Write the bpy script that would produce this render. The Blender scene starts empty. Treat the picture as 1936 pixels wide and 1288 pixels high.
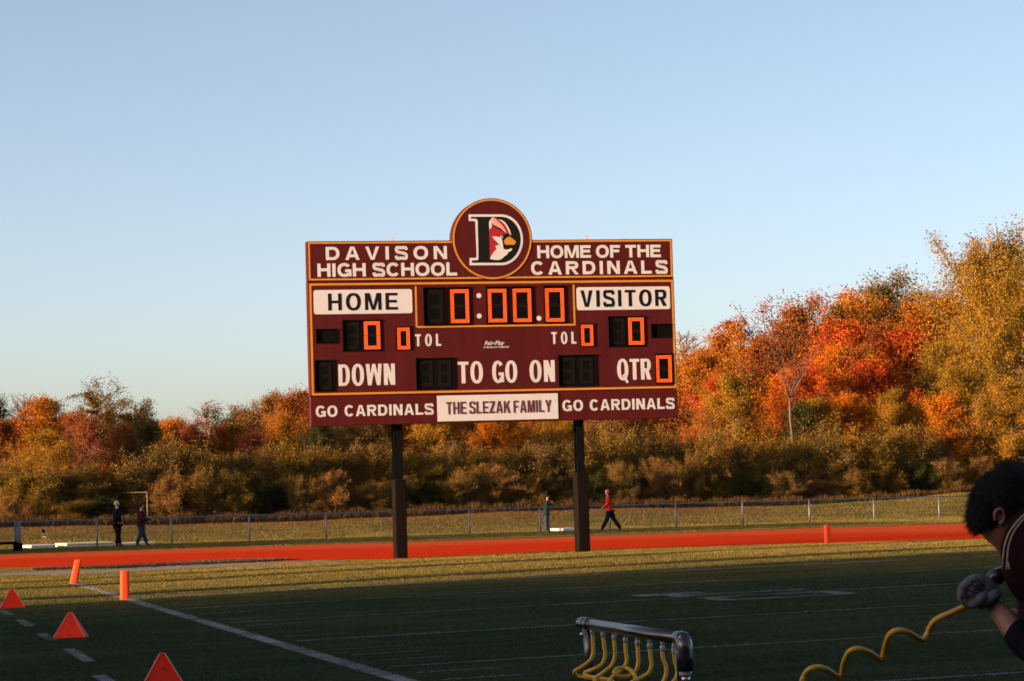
import bpy, bmesh, math, random
import numpy as np
from mathutils import Vector, Matrix

random.seed(7)
rng = np.random.default_rng(11)
C = bpy.context.scene.collection
scene = bpy.context.scene

# ------------------------------------------------------------------ camera, sky, sun, exposure
FPX, CAMH, HORY, ROLL = 4614.0, 1.57, 928.0, math.radians(1.706)      # in pixels of the 1936 px photograph
PT = math.atan((HORY - 644) / FPX * math.cos(ROLL))
_F = Vector((0, math.cos(PT), math.sin(PT)))
_u0 = Vector((0, -math.sin(PT), math.cos(PT)))
_R = math.cos(ROLL) * Vector((1, 0, 0)) - math.sin(ROLL) * _u0
_U = math.sin(ROLL) * Vector((1, 0, 0)) + math.cos(ROLL) * _u0
cam_data = bpy.data.cameras.new('camera')
cam = bpy.data.objects.new('camera', cam_data)
C.objects.link(cam)
cam.matrix_world = Matrix(((_R.x, _U.x, -_F.x, 0), (_R.y, _U.y, -_F.y, 0), (_R.z, _U.z, -_F.z, CAMH), (0, 0, 0, 1)))
cam_data.sensor_width = 36.0
cam_data.lens = FPX / 1936 * 36
cam_data.clip_start = 0.1
cam_data.clip_end = 3000
cam_data.dof.use_dof = True
cam_data.dof.focus_distance = 16
cam_data.dof.aperture_fstop = 14
scene.camera = cam

SUN_AZ, SUN_EL = math.radians(28), math.radians(7.5)                  # light travels towards (cos AZ, sin AZ)
world = bpy.data.worlds.new('World')
scene.world = world
world.use_nodes = True
wn = world.node_tree
sky = wn.nodes.new('ShaderNodeTexSky')
sky.sky_type = 'NISHITA'
sky.sun_disc = False
sky.sun_elevation = SUN_EL
sky.sun_rotation = math.radians(242)
sky.air_density = 0.5
sky.dust_density = 1.7
sky.ozone_density = 1.5
wn.nodes['Background'].inputs[1].default_value = 0.101
tint = wn.nodes.new('ShaderNodeMix'); tint.data_type = 'RGBA'; tint.blend_type = 'MULTIPLY'      # warm camera white balance
tint.inputs[0].default_value = 1.0
tint.inputs[7].default_value = (1.78, 1.385, 1.10, 1)
wn.links.new(sky.outputs[0], tint.inputs[6])
wn.links.new(tint.outputs[2], wn.nodes['Background'].inputs[0])

sun_data = bpy.data.lights.new('sun', 'SUN')
sun = bpy.data.objects.new('sun', sun_data)
C.objects.link(sun)
sun_data.energy = 5.0
sun_data.angle = math.radians(0.5)
sun_data.color = (1.0, 0.60, 0.32)
sun.rotation_euler = Vector((math.cos(SUN_AZ) * math.cos(SUN_EL), math.sin(SUN_AZ) * math.cos(SUN_EL), -math.sin(SUN_EL))).to_track_quat('-Z', 'Y').to_euler()

vs = scene.view_settings
vs.view_transform = 'Standard'
vs.look = 'None'
vs.gamma = 1
vs.exposure = 1.4
vs.use_curve_mapping = False
scene.render.engine = 'CYCLES'
scene.cycles.use_denoising = True
scene.cycles.max_bounces = 6
scene.cycles.transparent_max_bounces = 8

# ------------------------------------------------------------------ mapping helpers
def ray(px, py):
    return _F * FPX + _R * (px - 968) - _U * (py - 644)
def P(px, py, Y):
    d = ray(px, py)
    return Vector((0, 0, CAMH)) + d * (Y / d.y)
def hor(px):
    return HORY - (px - 968) * math.tan(ROLL)
TH = math.radians(15.728)
GX, GY, CROWN = -6.40, 39.87, 0.154
def field(u, v):
    return GX + u * math.cos(TH) - v * math.sin(TH), GY + u * math.sin(TH) + v * math.cos(TH)
def ss(x, a, b):
    t = np.clip((x - a) / (b - a), 0, 1)
    return t * t * (3 - 2 * t)
def fenceY(X):
    return 98 + (X + 16.3) * 0.513
def zg(X, Y):
    X = np.asarray(X, float); Y = np.asarray(Y, float)
    u = (X - GX) * math.cos(TH) + (Y - GY) * math.sin(TH)
    v = -(X - GX) * math.sin(TH) + (Y - GY) * math.cos(TH)
    c = CROWN * np.clip(1 - ((u - 24.4) / 24.4) ** 2, 0, 1) * (1 - ss(v, 9, 19))
    t = Y - fenceY(np.clip(X, -45, 45))
    Xc = np.clip(X, -40, 45)
    zl = -0.16 - 0.006 * (Xc + 16.3)
    z = c + zl * ss(t, -34, -6)
    top = 0.64 - 0.0045 * Xc + 0.10 * np.sin(X * 0.21 + 1.0)
    top = top + 0.35 * ss(X, 17, 30)
    z = z + (top - zl) * ss(t, 3.5, 19 - 5 * ss(X, 10, 26))
    z = z + 0.018 * np.sin(X * 0.9 + Y * 0.23) * ss(t, 2, 12)
    return z
def G(px, py):
    d = ray(px, py)
    z = 0.0
    for _ in range(30):
        t = (z - CAMH) / d.z
        z = 0.5 * z + 0.5 * float(zg(d.x * t, d.y * t))
    return Vector((d.x * t, d.y * t, z))

# ------------------------------------------------------------------ tagging helpers
def tag(o, label=None, cat=None, group=None, kind=None):
    if label: o['label'] = label
    if cat: o['category'] = cat
    if group: o['group'] = group
    if kind: o['kind'] = kind
    return o
def empty(name, loc=(0, 0, 0), rz=0.0):
    o = bpy.data.objects.new(name, None)
    o.location = loc
    o.rotation_euler = (0, 0, rz)
    C.objects.link(o)
    return o
def link(name, me, m=None, parent=None, smooth=False):
    o = bpy.data.objects.new(name, me)
    C.objects.link(o)
    if m is not None:
        me.materials.clear()
        for x in (m if isinstance(m, (list, tuple)) else [m]):
            me.materials.append(x)
    if parent is not None:
        o.parent = parent
    if smooth:
        me.polygons.foreach_set('use_smooth', np.ones(len(me.polygons), bool))
    return o
def copy_tree(o, parent=None):
    c = o.copy()
    C.objects.link(c)
    if parent is not None:
        c.parent = parent
    for ch in list(o.children):
        copy_tree(ch, c)
    return c

class MB:
    def __init__(self):
        self.v, self.f, self.m = [], [], []
    def add(self, vs_, fs_, mi=0):
        n = len(self.v)
        self.v += [tuple(a) for a in vs_]
        self.f += [tuple(n + i for i in f) for f in fs_]
        self.m += [mi] * len(fs_)
    def box(self, a, b, mi=0):
        x0, y0, z0 = a; x1, y1, z1 = b
        self.add([(x0, y0, z0), (x1, y0, z0), (x1, y1, z0), (x0, y1, z0), (x0, y0, z1), (x1, y0, z1), (x1, y1, z1), (x0, y1, z1)],
                 [(0, 3, 2, 1), (4, 5, 6, 7), (0, 1, 5, 4), (1, 2, 6, 5), (2, 3, 7, 6), (3, 0, 4, 7)], mi)
    def bevbox(self, a, b, r, mi=0):
        bm = bmesh.new()
        bmesh.ops.create_cube(bm, size=1)
        for v in bm.verts:
            v.co = Vector([a[i] + (v.co[i] + .5) * (b[i] - a[i]) for i in range(3)])
        bmesh.ops.bevel(bm, geom=list(bm.edges), offset=r, segments=2, affect='EDGES', profile=.5)
        bm.verts.index_update()
        self.add([v.co[:] for v in bm.verts], [[v.index for v in f.verts] for f in bm.faces], mi)
        bm.free()
    def tube(self, pts, r, n=8, cap=True, mi=0):
        pts = [Vector(p) for p in pts]
        rs = r if isinstance(r, (list, tuple)) else [r] * len(pts)
        base = len(self.v)
        up = None
        for i, p in enumerate(pts):
            d = (pts[min(i + 1, len(pts) - 1)] - pts[max(i - 1, 0)]).normalized()
            if up is None:
                up = d.orthogonal().normalized()
            up = (up - d * up.dot(d)).normalized()
            w = d.cross(up)
            for k in range(n):
                a = 2 * math.pi * k / n
                self.v.append(tuple(p + (up * math.cos(a) + w * math.sin(a)) * rs[i]))
        for i in range(len(pts) - 1):
            for k in range(n):
                a, b = base + i * n + k, base + i * n + (k + 1) % n
                self.f.append((a, b, b + n, a + n)); self.m.append(mi)
        if cap:
            self.f.append(tuple(base + k for k in range(n))[::-1]); self.m.append(mi)
            e = base + (len(pts) - 1) * n
            self.f.append(tuple(e + k for k in range(n))); self.m.append(mi)
    def build(self, name, m, parent=None, smooth=False):
        me = bpy.data.meshes.new(name)
        me.from_pydata(self.v, [], self.f)
        o = link(name, me, m, parent, smooth)
        if any(self.m):
            me.polygons.foreach_set('material_index', self.m)
        me.validate()
        return o
def catmull(pts, n=8):
    pts = [Vector(p) for p in pts]
    q = [pts[0]] + pts + [pts[-1]]
    out = []
    for i in range(1, len(q) - 2):
        for k in range(n):
            t = k / n
            a, b, c, d = q[i - 1], q[i], q[i + 1], q[i + 2]
            out.append(0.5 * ((2 * b) + (c - a) * t + (2 * a - 5 * b + 4 * c - d) * t * t + (3 * b - a - 3 * c + d) * t ** 3))
    out.append(pts[-1])
    return out

# ------------------------------------------------------------------ materials
class N:
    def __init__(self, name):
        self.m = bpy.data.materials.new(name)
        self.m.use_nodes = True
        self.t = self.m.node_tree
        self.b = self.t.nodes['Principled BSDF']
        self.out = self.t.nodes['Material Output']
    def n(self, typ, **kw):
        x = self.t.nodes.new(typ)
        for k, v in kw.items():
            setattr(x, k, v)
        return x
    def l(self, a, b):
        self.t.links.new(a, b)
    def noise(self, vec, scale, detail=3, rough=.55, dist=0.0):
        x = self.n('ShaderNodeTexNoise')
        x.inputs['Scale'].default_value = scale
        x.inputs['Detail'].default_value = detail
        x.inputs['Roughness'].default_value = rough
        x.inputs['Distortion'].default_value = dist
        if vec is not None: self.l(vec, x.inputs['Vector'])
        return x.outputs['Fac']
    def ramp(self, fac, stops):
        x = self.n('ShaderNodeValToRGB')
        el = x.color_ramp.elements
        while len(el) < len(stops): el.new(0.5)
        for e, (p, c) in zip(el, stops):
            e.position = p
            e.color = (c, c, c, 1) if isinstance(c, (int, float)) else (*c, 1)
        self.l(fac, x.inputs[0])
        return x.outputs[0]
    def mix(self, fac, a, b, mode='MIX'):
        x = self.n('ShaderNodeMix', data_type='RGBA', blend_type=mode)
        for s, v in ((x.inputs[0], fac), (x.inputs[6], a), (x.inputs[7], b)):
            if isinstance(v, bpy.types.NodeSocket): self.l(v, s)
            elif isinstance(v, (int, float)) and s.type != 'RGBA': s.default_value = v
            elif isinstance(v, (int, float)): s.default_value = (v, v, v, 1)
            else: s.default_value = (*v, 1)
        return x.outputs[2]
    def math(self, op, a, b=0.0):
        x = self.n('ShaderNodeMath', operation=op)
        for s, v in ((x.inputs[0], a), (x.inputs[1], b)):
            if isinstance(v, bpy.types.NodeSocket): self.l(v, s)
            else: s.default_value = v
        return x.outputs[0]
    def mapping(self, vec, scale=(1, 1, 1), rot=(0, 0, 0)):
        x = self.n('ShaderNodeMapping')
        x.inputs['Scale'].default_value = scale
        x.inputs['Rotation'].default_value = rot
        self.l(vec, x.inputs['Vector'])
        return x.outputs[0]
    def bump(self, h, strength, dist=.01):
        x = self.n('ShaderNodeBump')
        x.inputs['Strength'].default_value = strength
        x.inputs['Distance'].default_value = dist
        self.l(h, x.inputs['Height'])
        self.l(x.outputs[0], self.b.inputs['Normal'])

def plain(name, col, rough=.6, metal=0.0, var=.18, scale=4.0, bump=0.0, bscale=60.0, spec=.5, stretch=(1, 1, 1)):
    k = N(name)
    tc = k.n('ShaderNodeTexCoord').outputs['Object']
    v = k.mapping(tc, stretch)
    f = k.noise(v, scale, 4)
    c2 = tuple(min(1, c * (1 - var)) for c in col); c1 = tuple(min(1, c * (1 + var)) for c in col)
    k.l(k.ramp(f, [(.25, c2), (.75, c1)]), k.b.inputs['Base Color'])
    k.b.inputs['Roughness'].default_value = rough
    k.b.inputs['Metallic'].default_value = metal
    k.b.inputs['Specular IOR Level'].default_value = spec
    if bump:
        k.bump(k.noise(tc, bscale, 3), bump, .01)
    return k.m

def grass_nodes(k, sc):
    g = k.n('ShaderNodeNewGeometry').outputs['Position']
    fv = k.n('ShaderNodeSeparateXYZ'); k.l(k.mapping(g, (1, 1, 1), (0, 0, -TH)), fv.inputs[0])
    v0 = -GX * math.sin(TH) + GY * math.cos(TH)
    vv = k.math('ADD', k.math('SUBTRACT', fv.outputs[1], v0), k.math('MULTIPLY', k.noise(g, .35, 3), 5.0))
    sunlit = k.ramp(k.math('MULTIPLY', k.math('ADD', vv, 6.0), 1 / 22.0), [(.12, 0.0), (.75, 1.0)])  # sunlight put into the colour: grass turns lighter and tanner towards the end zone
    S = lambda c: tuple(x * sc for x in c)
    dark = k.mix(sunlit, S((.020, .042, .026)), S((.100, .094, .030)))
    light = k.mix(sunlit, S((.046, .076, .044)), S((.220, .192, .052)))
    tan = k.mix(sunlit, S((.088, .096, .054)), S((.330, .245, .070)))
    fld = k.mapping(g, (1, 1, 1), (0, 0, -TH))
    big = k.noise(g, .22, 4, .6)
    mow = k.noise(k.mapping(fld, (.16, 1.3, 1)), 1.0, 5, .68)
    fine = k.noise(k.mapping(g, (2.2, 1.2, 1)), 5.0, 5, .75)
    fine2 = k.noise(k.mapping(g, (1.5, 1.0, 1)), 26.0, 3, .7)
    c = k.mix(k.ramp(fine, [(.34, 0.0), (.66, 1.0)]), dark, light)
    c = k.mix(k.math('MULTIPLY', k.ramp(mow, [(.42, 0.0), (.68, 1.0)]), .55), c, tan)
    c = k.mix(k.math('MULTIPLY', k.ramp(big, [(.45, 0.0), (.7, 1.0)]), .5), c, tan)
    c = k.mix(.35, c, k.ramp(fine2, [(.3, .5), (.72, 1.5)]), 'MULTIPLY')
    h = k.math('ADD', k.math('MULTIPLY', fine2, .5), fine)
    return g, c, h, fine, fine2

def mat_ground():
    k = N('grass_ground')
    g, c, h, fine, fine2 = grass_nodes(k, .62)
    a = k.n('ShaderNodeVertexColor', layer_name='cover')
    sep = k.n('ShaderNodeSeparateColor'); k.l(a.outputs[0], sep.inputs[0])
    lit = k.noise(k.mapping(g, (1, 1, 1)), 2.6, 5, .8)
    lm = k.ramp(k.math('ADD', k.math('MULTIPLY', sep.outputs[0], 1.0), k.math('MULTIPLY', k.math('SUBTRACT', lit, .5), 1.7)), [(.42, 0.0), (.62, 1.0)])
    leafc = k.ramp(k.noise(g, 7.0, 4, .8), [(.3, (.10, .045, .018)), (.5, (.20, .095, .03)), (.7, (.30, .15, .06))])
    c = k.mix(k.math('MULTIPLY', lm, k.ramp(sep.outputs[0], [(.0, 0.0), (.15, 1.0)])), c, leafc)
    k.l(c, k.b.inputs['Base Color'])
    k.b.inputs['Roughness'].default_value = .95
    k.b.inputs['Specular IOR Level'].default_value = 0
    k.bump(h, .8, .06)
    return k.m
def mat_paint():
    k = N('chalk_line_on_grass')
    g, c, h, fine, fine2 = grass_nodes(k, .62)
    wear = k.noise(g, 3.2, 5, .75)
    w2 = k.noise(k.mapping(g, (1, 1, 1)), .45, 3, .6)
    a = k.n('ShaderNodeVertexColor', layer_name='edge')
    sep = k.n('ShaderNodeSeparateColor'); k.l(a.outputs[0], sep.inputs[0])
    t = k.math('ADD', k.math('MULTIPLY', wear, .55), k.math('MULTIPLY', w2, .45))
    m = k.ramp(t, [(.38, 0.0), (.60, .95)])
    m = k.math('MULTIPLY', m, k.ramp(fine2, [(.2, .45), (.6, 1.0)]))
    m = k.math('MULTIPLY', m, sep.outputs[0])
    col = k.mix(m, c, (.26, .29, .33))
    k.l(col, k.b.inputs['Base Color'])
    k.b.inputs['Roughness'].default_value = .95
    k.b.inputs['Specular IOR Level'].default_value = 0
    k.bump(h, .8, .06)
    return k.m
M_GROUND, M_PAINT = mat_ground(), mat_paint()

def mat_track():
    k = N('red_rubber_track')
    g = k.n('ShaderNodeNewGeometry').outputs['Position']
    a = k.n('ShaderNodeVertexColor', layer_name='lane')
    sep = k.n('ShaderNodeSeparateColor'); k.l(a.outputs[0], sep.inputs[0])
    f = k.noise(g, 1.2, 5, .7)
    old = k.ramp(f, [(.3, (.46, .066, .024)), (.7, (.58, .100, .034))])
    new = k.ramp(f, [(.3, (.48, .034, .009)), (.7, (.60, .048, .013))])
    c = k.mix(sep.outputs[0], new, old)
    c = k.mix(.6, c, k.ramp(k.noise(g, 40, 2), [(.3, .75), (.7, 1.25)]), 'MULTIPLY')
    k.l(c, k.b.inputs['Base Color'])
    k.b.inputs['Roughness'].default_value = .85
    k.b.inputs['Specular IOR Level'].default_value = 0
    k.bump(k.noise(g, 60, 3), .5, .01)
    return k.m
M_TRACK = mat_track()
M_WHITE = plain('white_panel_paint', (.545, .56, .60), .45, var=.04, scale=2)
M_LETTER = plain('white_vinyl_lettering', (.545, .56, .60), .45, var=.03, scale=3)
M_BLACK = plain('black_vinyl', (.006, .0065, .007), .6, var=.1, spec=.15)
M_YELLOW = plain('gold_stripe_paint', (.50, .21, .015), .45, var=.06)
M_MAROON_L = plain('maroon_lettering', (.10, .016, .016), .5, var=.05)
M_DARKMETAL = plain('dark_steel', (.0040, .0042, .0055), .75, var=.3, scale=3, bump=.1, spec=.06)
M_PAD = plain('brown_vinyl_padding', (.0062, .0048, .0037), .8, spec=.06, var=.2, scale=3, bump=.25, bscale=8)
M_GALV = plain('galvanised_steel', (.36, .37, .40), .45, metal=.4, var=.15, scale=6)
M_ORANGE = plain('orange_foam', (.95, .080, .018), .6, spec=.2, var=.06, scale=5, bump=.15, bscale=30)
M_ORANGE_EDGE = plain('pale_orange_edge', (.85, .22, .12), .55, var=.08)
M_CONC = plain('pale_concrete', (.17, .14, .125), .9, var=.25, scale=1.2, bump=.3)
M_MULCH = plain('dry_mulch_and_leaves', (.16, .080, .034), .95, var=.7, scale=5, bump=.5)
def mat_maroon():
    k = N('maroon_sign_paint')
    tc = k.n('ShaderNodeTexCoord').outputs['Object']
    f = k.noise(k.mapping(tc, (2.2, 1, .18)), 1.5, 4, .6)
    c = k.ramp(f, [(.3, (.056, .0052, .0062)), (.75, (.076, .0075, .0086))])
    st = k.noise(k.mapping(tc, (9, 1, .25)), 1.0, 3, .7)
    c = k.mix(k.math('MULTIPLY', k.ramp(st, [(.62, 0.0), (.78, 1.0)]), .14), c, (.20, .10, .09))
    k.l(c, k.b.inputs['Base Color'])
    k.l(k.ramp(f, [(.3, .55), (.7, .7)]), k.b.inputs['Roughness'])
    k.b.inputs['Specular IOR Level'].default_value = .15
    k.bump(k.noise(tc, 1.3, 2), .25, .02)
    return k.m
M_MAROON = mat_maroon()
def mat_led(name, on):
    k = N(name)
    tc = k.n('ShaderNodeTexCoord').outputs['Object']
    s = k.n('ShaderNodeSeparateXYZ'); k.l(tc, s.inputs[0])
    p = .031
    dx = k.math('SUBTRACT', k.math('FRACT', k.math('DIVIDE', s.outputs[0], p)), .5)
    dz = k.math('SUBTRACT', k.math('FRACT', k.math('DIVIDE', s.outputs[2], p)), .5)
    d = k.math('SQRT', k.math('ADD', k.math('MULTIPLY', dx, dx), k.math('MULTIPLY', dz, dz)))
    m = k.ramp(d, [(.30, 1.0), (.48, 0.0)])
    k.b.inputs['Roughness'].default_value = .5
    if on:
        k.l(k.mix(m, (.02, .006, .003), (.10, .012, .004)), k.b.inputs['Base Color'])
        k.b.inputs['Emission Color'].default_value = (1.0, .088, .003, 1)
        k.l(k.math('ADD', k.math('MULTIPLY', m, .75), .09), k.b.inputs['Emission Strength'])
    else:
        k.b.inputs['Specular IOR Level'].default_value = .1
        k.l(k.mix(m, (.0045, .004, .0033), (.012, .009, .006)), k.b.inputs['Base Color'])
    return k.m
M_LED_ON, M_LED_OFF = mat_led('lit_led_dots', True), mat_led('unlit_led_dots', False)
M_DISPLAY = plain('black_display_backing', (.0022, .0022, .0022), .8, var=.2, spec=.08)

# ------------------------------------------------------------------ ground
def axis(segs):
    out = []
    for a, b, s in segs:
        out += list(np.arange(a, b, s))
    return np.array(out + [segs[-1][1]])
gx = axis([(-900, -300, 60), (-300, -80, 20), (-80, -36, 4), (-36, 40, .5), (40, 90, 5), (90, 300, 20), (300, 900, 60)])
gy = axis([(-300, -40, 26), (-40, 10, 5), (10, 150, .5), (150, 200, 5), (200, 400, 20), (400, 1400, 100)])
XX, YY = np.meshgrid(gx, gy)
ZZ = zg(XX, YY)
nv = np.stack([XX, YY, ZZ], -1).reshape(-1, 3)
nx, ny = len(gx), len(gy)
idx = np.arange(nx * ny).reshape(ny, nx)
quads = np.stack([idx[:-1, :-1], idx[:-1, 1:], idx[1:, 1:], idx[1:, :-1]], -1).reshape(-1, 4)
def fast_mesh(name, verts, faces):
    me = bpy.data.meshes.new(name)
    k = faces.shape[1]
    me.vertices.add(len(verts)); me.vertices.foreach_set('co', np.ascontiguousarray(verts, np.float32).ravel())
    me.loops.add(faces.size); me.loops.foreach_set('vertex_index', faces.astype(np.int32).ravel())
    me.polygons.add(len(faces))
    me.polygons.foreach_set('loop_start', (np.arange(len(faces)) * k).astype(np.int32))
    me.polygons.foreach_set('loop_total', np.full(len(faces), k, np.int32))
    me.update(calc_edges=True)
    return me
def vcol(me, name, vals):
    a = me.color_attributes.new(name, 'FLOAT_COLOR', 'POINT')
    c = np.zeros((len(me.vertices), 4), np.float32)
    c[:, :3] = np.asarray(vals, np.float32).reshape(-1, 1); c[:, 3] = 1
    a.data.foreach_set('color', c.ravel())
gm = fast_mesh('ground', nv, quads)
tt = nv[:, 1] - fenceY(np.clip(nv[:, 0], -45, 45))
cover = ss(tt, 6, 19) * (1 - .85 * ss(nv[:, 0], 8, 20) * (1 - ss(tt, 18, 24)))
vcol(gm, 'cover', cover)
ground = link('ground', gm, M_GROUND, smooth=True)
tag(ground, kind='structure')

def sheet(name, near, far, m, lift, nu=120, nw=10, px0=None, attr=None, parent=None):
    """a sheet draped on the terrain between two ground polylines (lists of world points)"""
    def samp(poly, n):
        p = np.array([list(q)[:2] for q in poly]); s = np.r_[0, np.cumsum(np.hypot(*np.diff(p, axis=0).T))]
        t = np.linspace(0, s[-1], n)
        return np.stack([np.interp(t, s, p[:, 0]), np.interp(t, s, p[:, 1])], -1)
    a, b = samp(near, nu), samp(far, nu)
    w = np.linspace(0, 1, nw)[:, None, None]
    q = a[None] * (1 - w) + b[None] * w
    z = zg(q[..., 0], q[..., 1]) + lift
    v = np.concatenate([q, z[..., None]], -1).reshape(-1, 3)
    i = np.arange(nu * nw).reshape(nw, nu)
    f = np.stack([i[:-1, :-1], i[:-1, 1:], i[1:, 1:], i[1:, :-1]], -1).reshape(-1, 4)
    me = fast_mesh(name, v, f)
    if attr:
        vcol(me, attr[0], attr[1](np.repeat(np.linspace(0, 1, nw), nu), v))
    return link(name, me, m, parent, smooth=True)

# running track: bend behind the end zone
tn = [G(x, y) for x, y in [(-420, 1101), (0, 1075), (350, 1068), (560, 1061), (750, 1058), (1100, 1040.5), (1500, 1029), (1860, 1020), (2400, 1002)]]
tf = [G(x, y) for x, y in [(-420, 1063), (0, 1049), (480, 1034), (750, 1026.5), (1000, 1018.5), (1400, 1004), (1860, 990), (2400, 968)]]
tr = sheet('running_track', tn, tf, M_TRACK, .012, 200, 24, attr=('lane', lambda w, v: ss(w, .40, .62)))
tag(tr, kind='structure')
# old runway strip and mulch edge by the track, left
rn = [G(x, y) for x, y in [(-300, 1107), (0, 1089.5), (200, 1084), (400, 1074), (560, 1066), (655, 1064)]]
rf = [G(x, y) for x, y in [(-300, 1101), (0, 1084), (200, 1078.5), (400, 1069), (560, 1062), (655, 1061.5)]]
tag(sheet('runway', rn, rf, M_CONC, .010, 90, 4), kind='structure')
mn = [G(x, y) for x, y in [(60, 1079), (220, 1075.5), (400, 1067), (545, 1060.5)]]
mf = [G(x, y) for x, y in [(60, 1076), (220, 1071), (400, 1061), (545, 1057.5)]]
mulch = sheet('mulch_bed', mn, mf, M_MULCH, .01, 520, 14)
me = mulch.data
co = np.empty(len(me.vertices) * 3); me.vertices.foreach_get('co', co); co = co.reshape(-1, 3)
co[:, 2] += rng.random(len(co)) * .05; me.vertices.foreach_set('co', co.ravel())
tag(mulch, kind='structure')

# painted field lines
LINES = []
def strip(uv0, uv1, width, name='yard_line', segs=None, lift=.004):
    LINES.append((*uv0, *uv1, width))
    (u0, v0), (u1, v1) = uv0, uv1
    L = math.hypot(u1 - u0, v1 - v0); n = segs or max(2, int(L / .5))
    nxv, nyv = -(v1 - v0) / L, (u1 - u0) / L
    offs = np.array([-.5, -.36, 0, .36, .5]) * width
    verts, ed = [], []
    for i in range(n + 1):
        t = i / n
        for k, o in enumerate(offs):
            X, Y = field(u0 + (u1 - u0) * t + nxv * o, v0 + (v1 - v0) * t + nyv * o)
            verts.append((X, Y, float(zg(X, Y)) + lift)); ed.append(0 if k in (0, 4) else 1)
    i = np.arange((n + 1) * 5).reshape(n + 1, 5)
    f = np.stack([i[:-1, :-1], i[:-1, 1:], i[1:, 1:], i[1:, :-1]], -1).reshape(-1, 4)
    me = fast_mesh(name, np.array(verts), f); vcol(me, 'edge', ed)
    o = link(name, me, M_PAINT, smooth=True)
    return tag(o, kind='structure')
strip((0, -45), (0, 9.14), .13 * 1.55, 'sideline')
strip((0, 9.14), (40, 9.14), .10, 'end_line', lift=.005)
strip((.1, 0), (40, 0), .20, 'goal_line', lift=.008)
Y5 = 4.572
for k in range(1, 8):
    strip((.25, -Y5 * k), (40, -Y5 * k), .10, 'yard_line')
for k in range(0, 32):
    v = -.9144 * k
    if k % 5 == 0 or k in (1, 2, 6, 8, 12): continue
    strip((.28, v), (1.0, v), .06, 'hash_mark', 4)
    strip((16.26, v), (16.9, v), .085, 'hash_mark', 4)
# dashed restraining line outside the sideline: dashes seen between the wedge markers
for (x, y, dx, dy) in [(10, 1158, 11, 4.5), (48, 1179, 14, 6), (90, 1205, 14, 6.5), (150, 1240, 20, 13), (206, 1290, 22, 12), (262, 1330, 24, 14)]:
    a, b = G(x - dx, y - dy), G(x + dx, y + dy)
    def inv(p):
        X, Y = p.x - GX, p.y - GY
        return (X * math.cos(TH) + Y * math.sin(TH), -X * math.sin(TH) + Y * math.cos(TH))
    (ua, va), (ub, vb) = inv(a), inv(b)
    um = (ua + ub) / 2
    strip((um, va), (um, vb), .14, 'dash_mark', 4)
# painted yard number "10" beside the second yard line
def numeral_on_grass(u0, v0):
    def bar(a, b, c, d, w, lf): strip((a, b), (c, d), w, 'yard_number', 6, lift=lf)
    # a 1.8 m tall numeral reads from the sideline: u is up, v is across
    bar(u0, v0 + .55, u0 + 1.9, v0 + .55, .30, .006)
    bar(u0, v0 + .30, u0, v0 + .85, .24, .007)
    bar(u0 + .1, v0 - .35, u0 + 1.8, v0 - .35, .26, .006)
    bar(u0 + .1, v0 - 1.15, u0 + 1.8, v0 - 1.15, .26, .006)
    bar(u0 + .1, v0 - .30, u0 + .1, v0 - 1.2, .26, .007)
    bar(u0 + 1.8, v0 - .30, u0 + 1.8, v0 - 1.2, .26, .007)
_g = G(1485, 1124)
_u = (_g.x - GX) * math.cos(TH) + (_g.y - GY) * math.sin(TH)
numeral_on_grass(_u - 1.2, -2 * Y5)
strip((_u - 1.6, -Y5 * 1.75), (_u - .6, -Y5 * 1.75), .5, 'yard_number', 4, lift=.006)

# ------------------------------------------------------------------ scoreboard
BETA = math.radians(12.5)
BE = Vector((math.cos(BETA), math.sin(BETA), 0)); BN = Vector((math.sin(BETA), -math.cos(BETA), 0))
_b = P(930, 770, 59.5)
B0 = Vector((_b.x, _b.y, 0))
def bp(px, py):
    d = ray(px, py); o = Vector((0, 0, CAMH))
    t = (B0 - o).dot(BN) / d.dot(BN)
    p = o + d * t
    return (p - B0).dot(BE), p.z
def brect(xl, yl0, yl1, xr, yr0, yr1):
    """left x, its top/bottom y, right x, its top/bottom y -> s0, s1, z0, z1 on the board"""
    a, b, c, d = bp(xl, yl0), bp(xl, yl1), bp(xr, yr0), bp(xr, yr1)
    return (a[0] + b[0]) / 2, (c[0] + d[0]) / 2, (b[1] + d[1]) / 2, (a[1] + c[1]) / 2
board = empty('scoreboard', B0, BETA)
tag(board, 'large maroon football scoreboard with round emblem and lit orange zeros on two posts', 'scoreboard')

# glyphs: lists of polygons in a w x 1 cell; a = stem width, b = bar width
def ring(cx, cy, rx, ry, a, b, t0, t1, n=18, e=2.25):
    out = []
    def pt(RX, RY, t):
        c, s = math.cos(t), math.sin(t)
        return (cx + RX * math.copysign(abs(c) ** (2 / e), c), cy + RY * math.copysign(abs(s) ** (2 / e), s))
    for i in range(n):
        ta, tb = math.radians(t0 + (t1 - t0) * i / n), math.radians(t0 + (t1 - t0) * (i + 1) / n)
        out.append([pt(rx - a, ry - b, ta), pt(rx, ry, ta), pt(rx, ry, tb), pt(rx - a, ry - b, tb)])
    return out
def strokepath(pts, w):
    pts = catmull([(x, y, 0) for x, y in pts], 6); out = []; L = []; R = []
    for i, p in enumerate(pts):
        d = (pts[min(i + 1, len(pts) - 1)] - pts[max(i - 1, 0)]).normalized()
        L.append((p.x - d.y * w / 2, p.y + d.x * w / 2)); R.append((p.x + d.y * w / 2, p.y - d.x * w / 2))
    return [[R[i], R[i + 1], L[i + 1], L[i]] for i in range(len(pts) - 1)]
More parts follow.
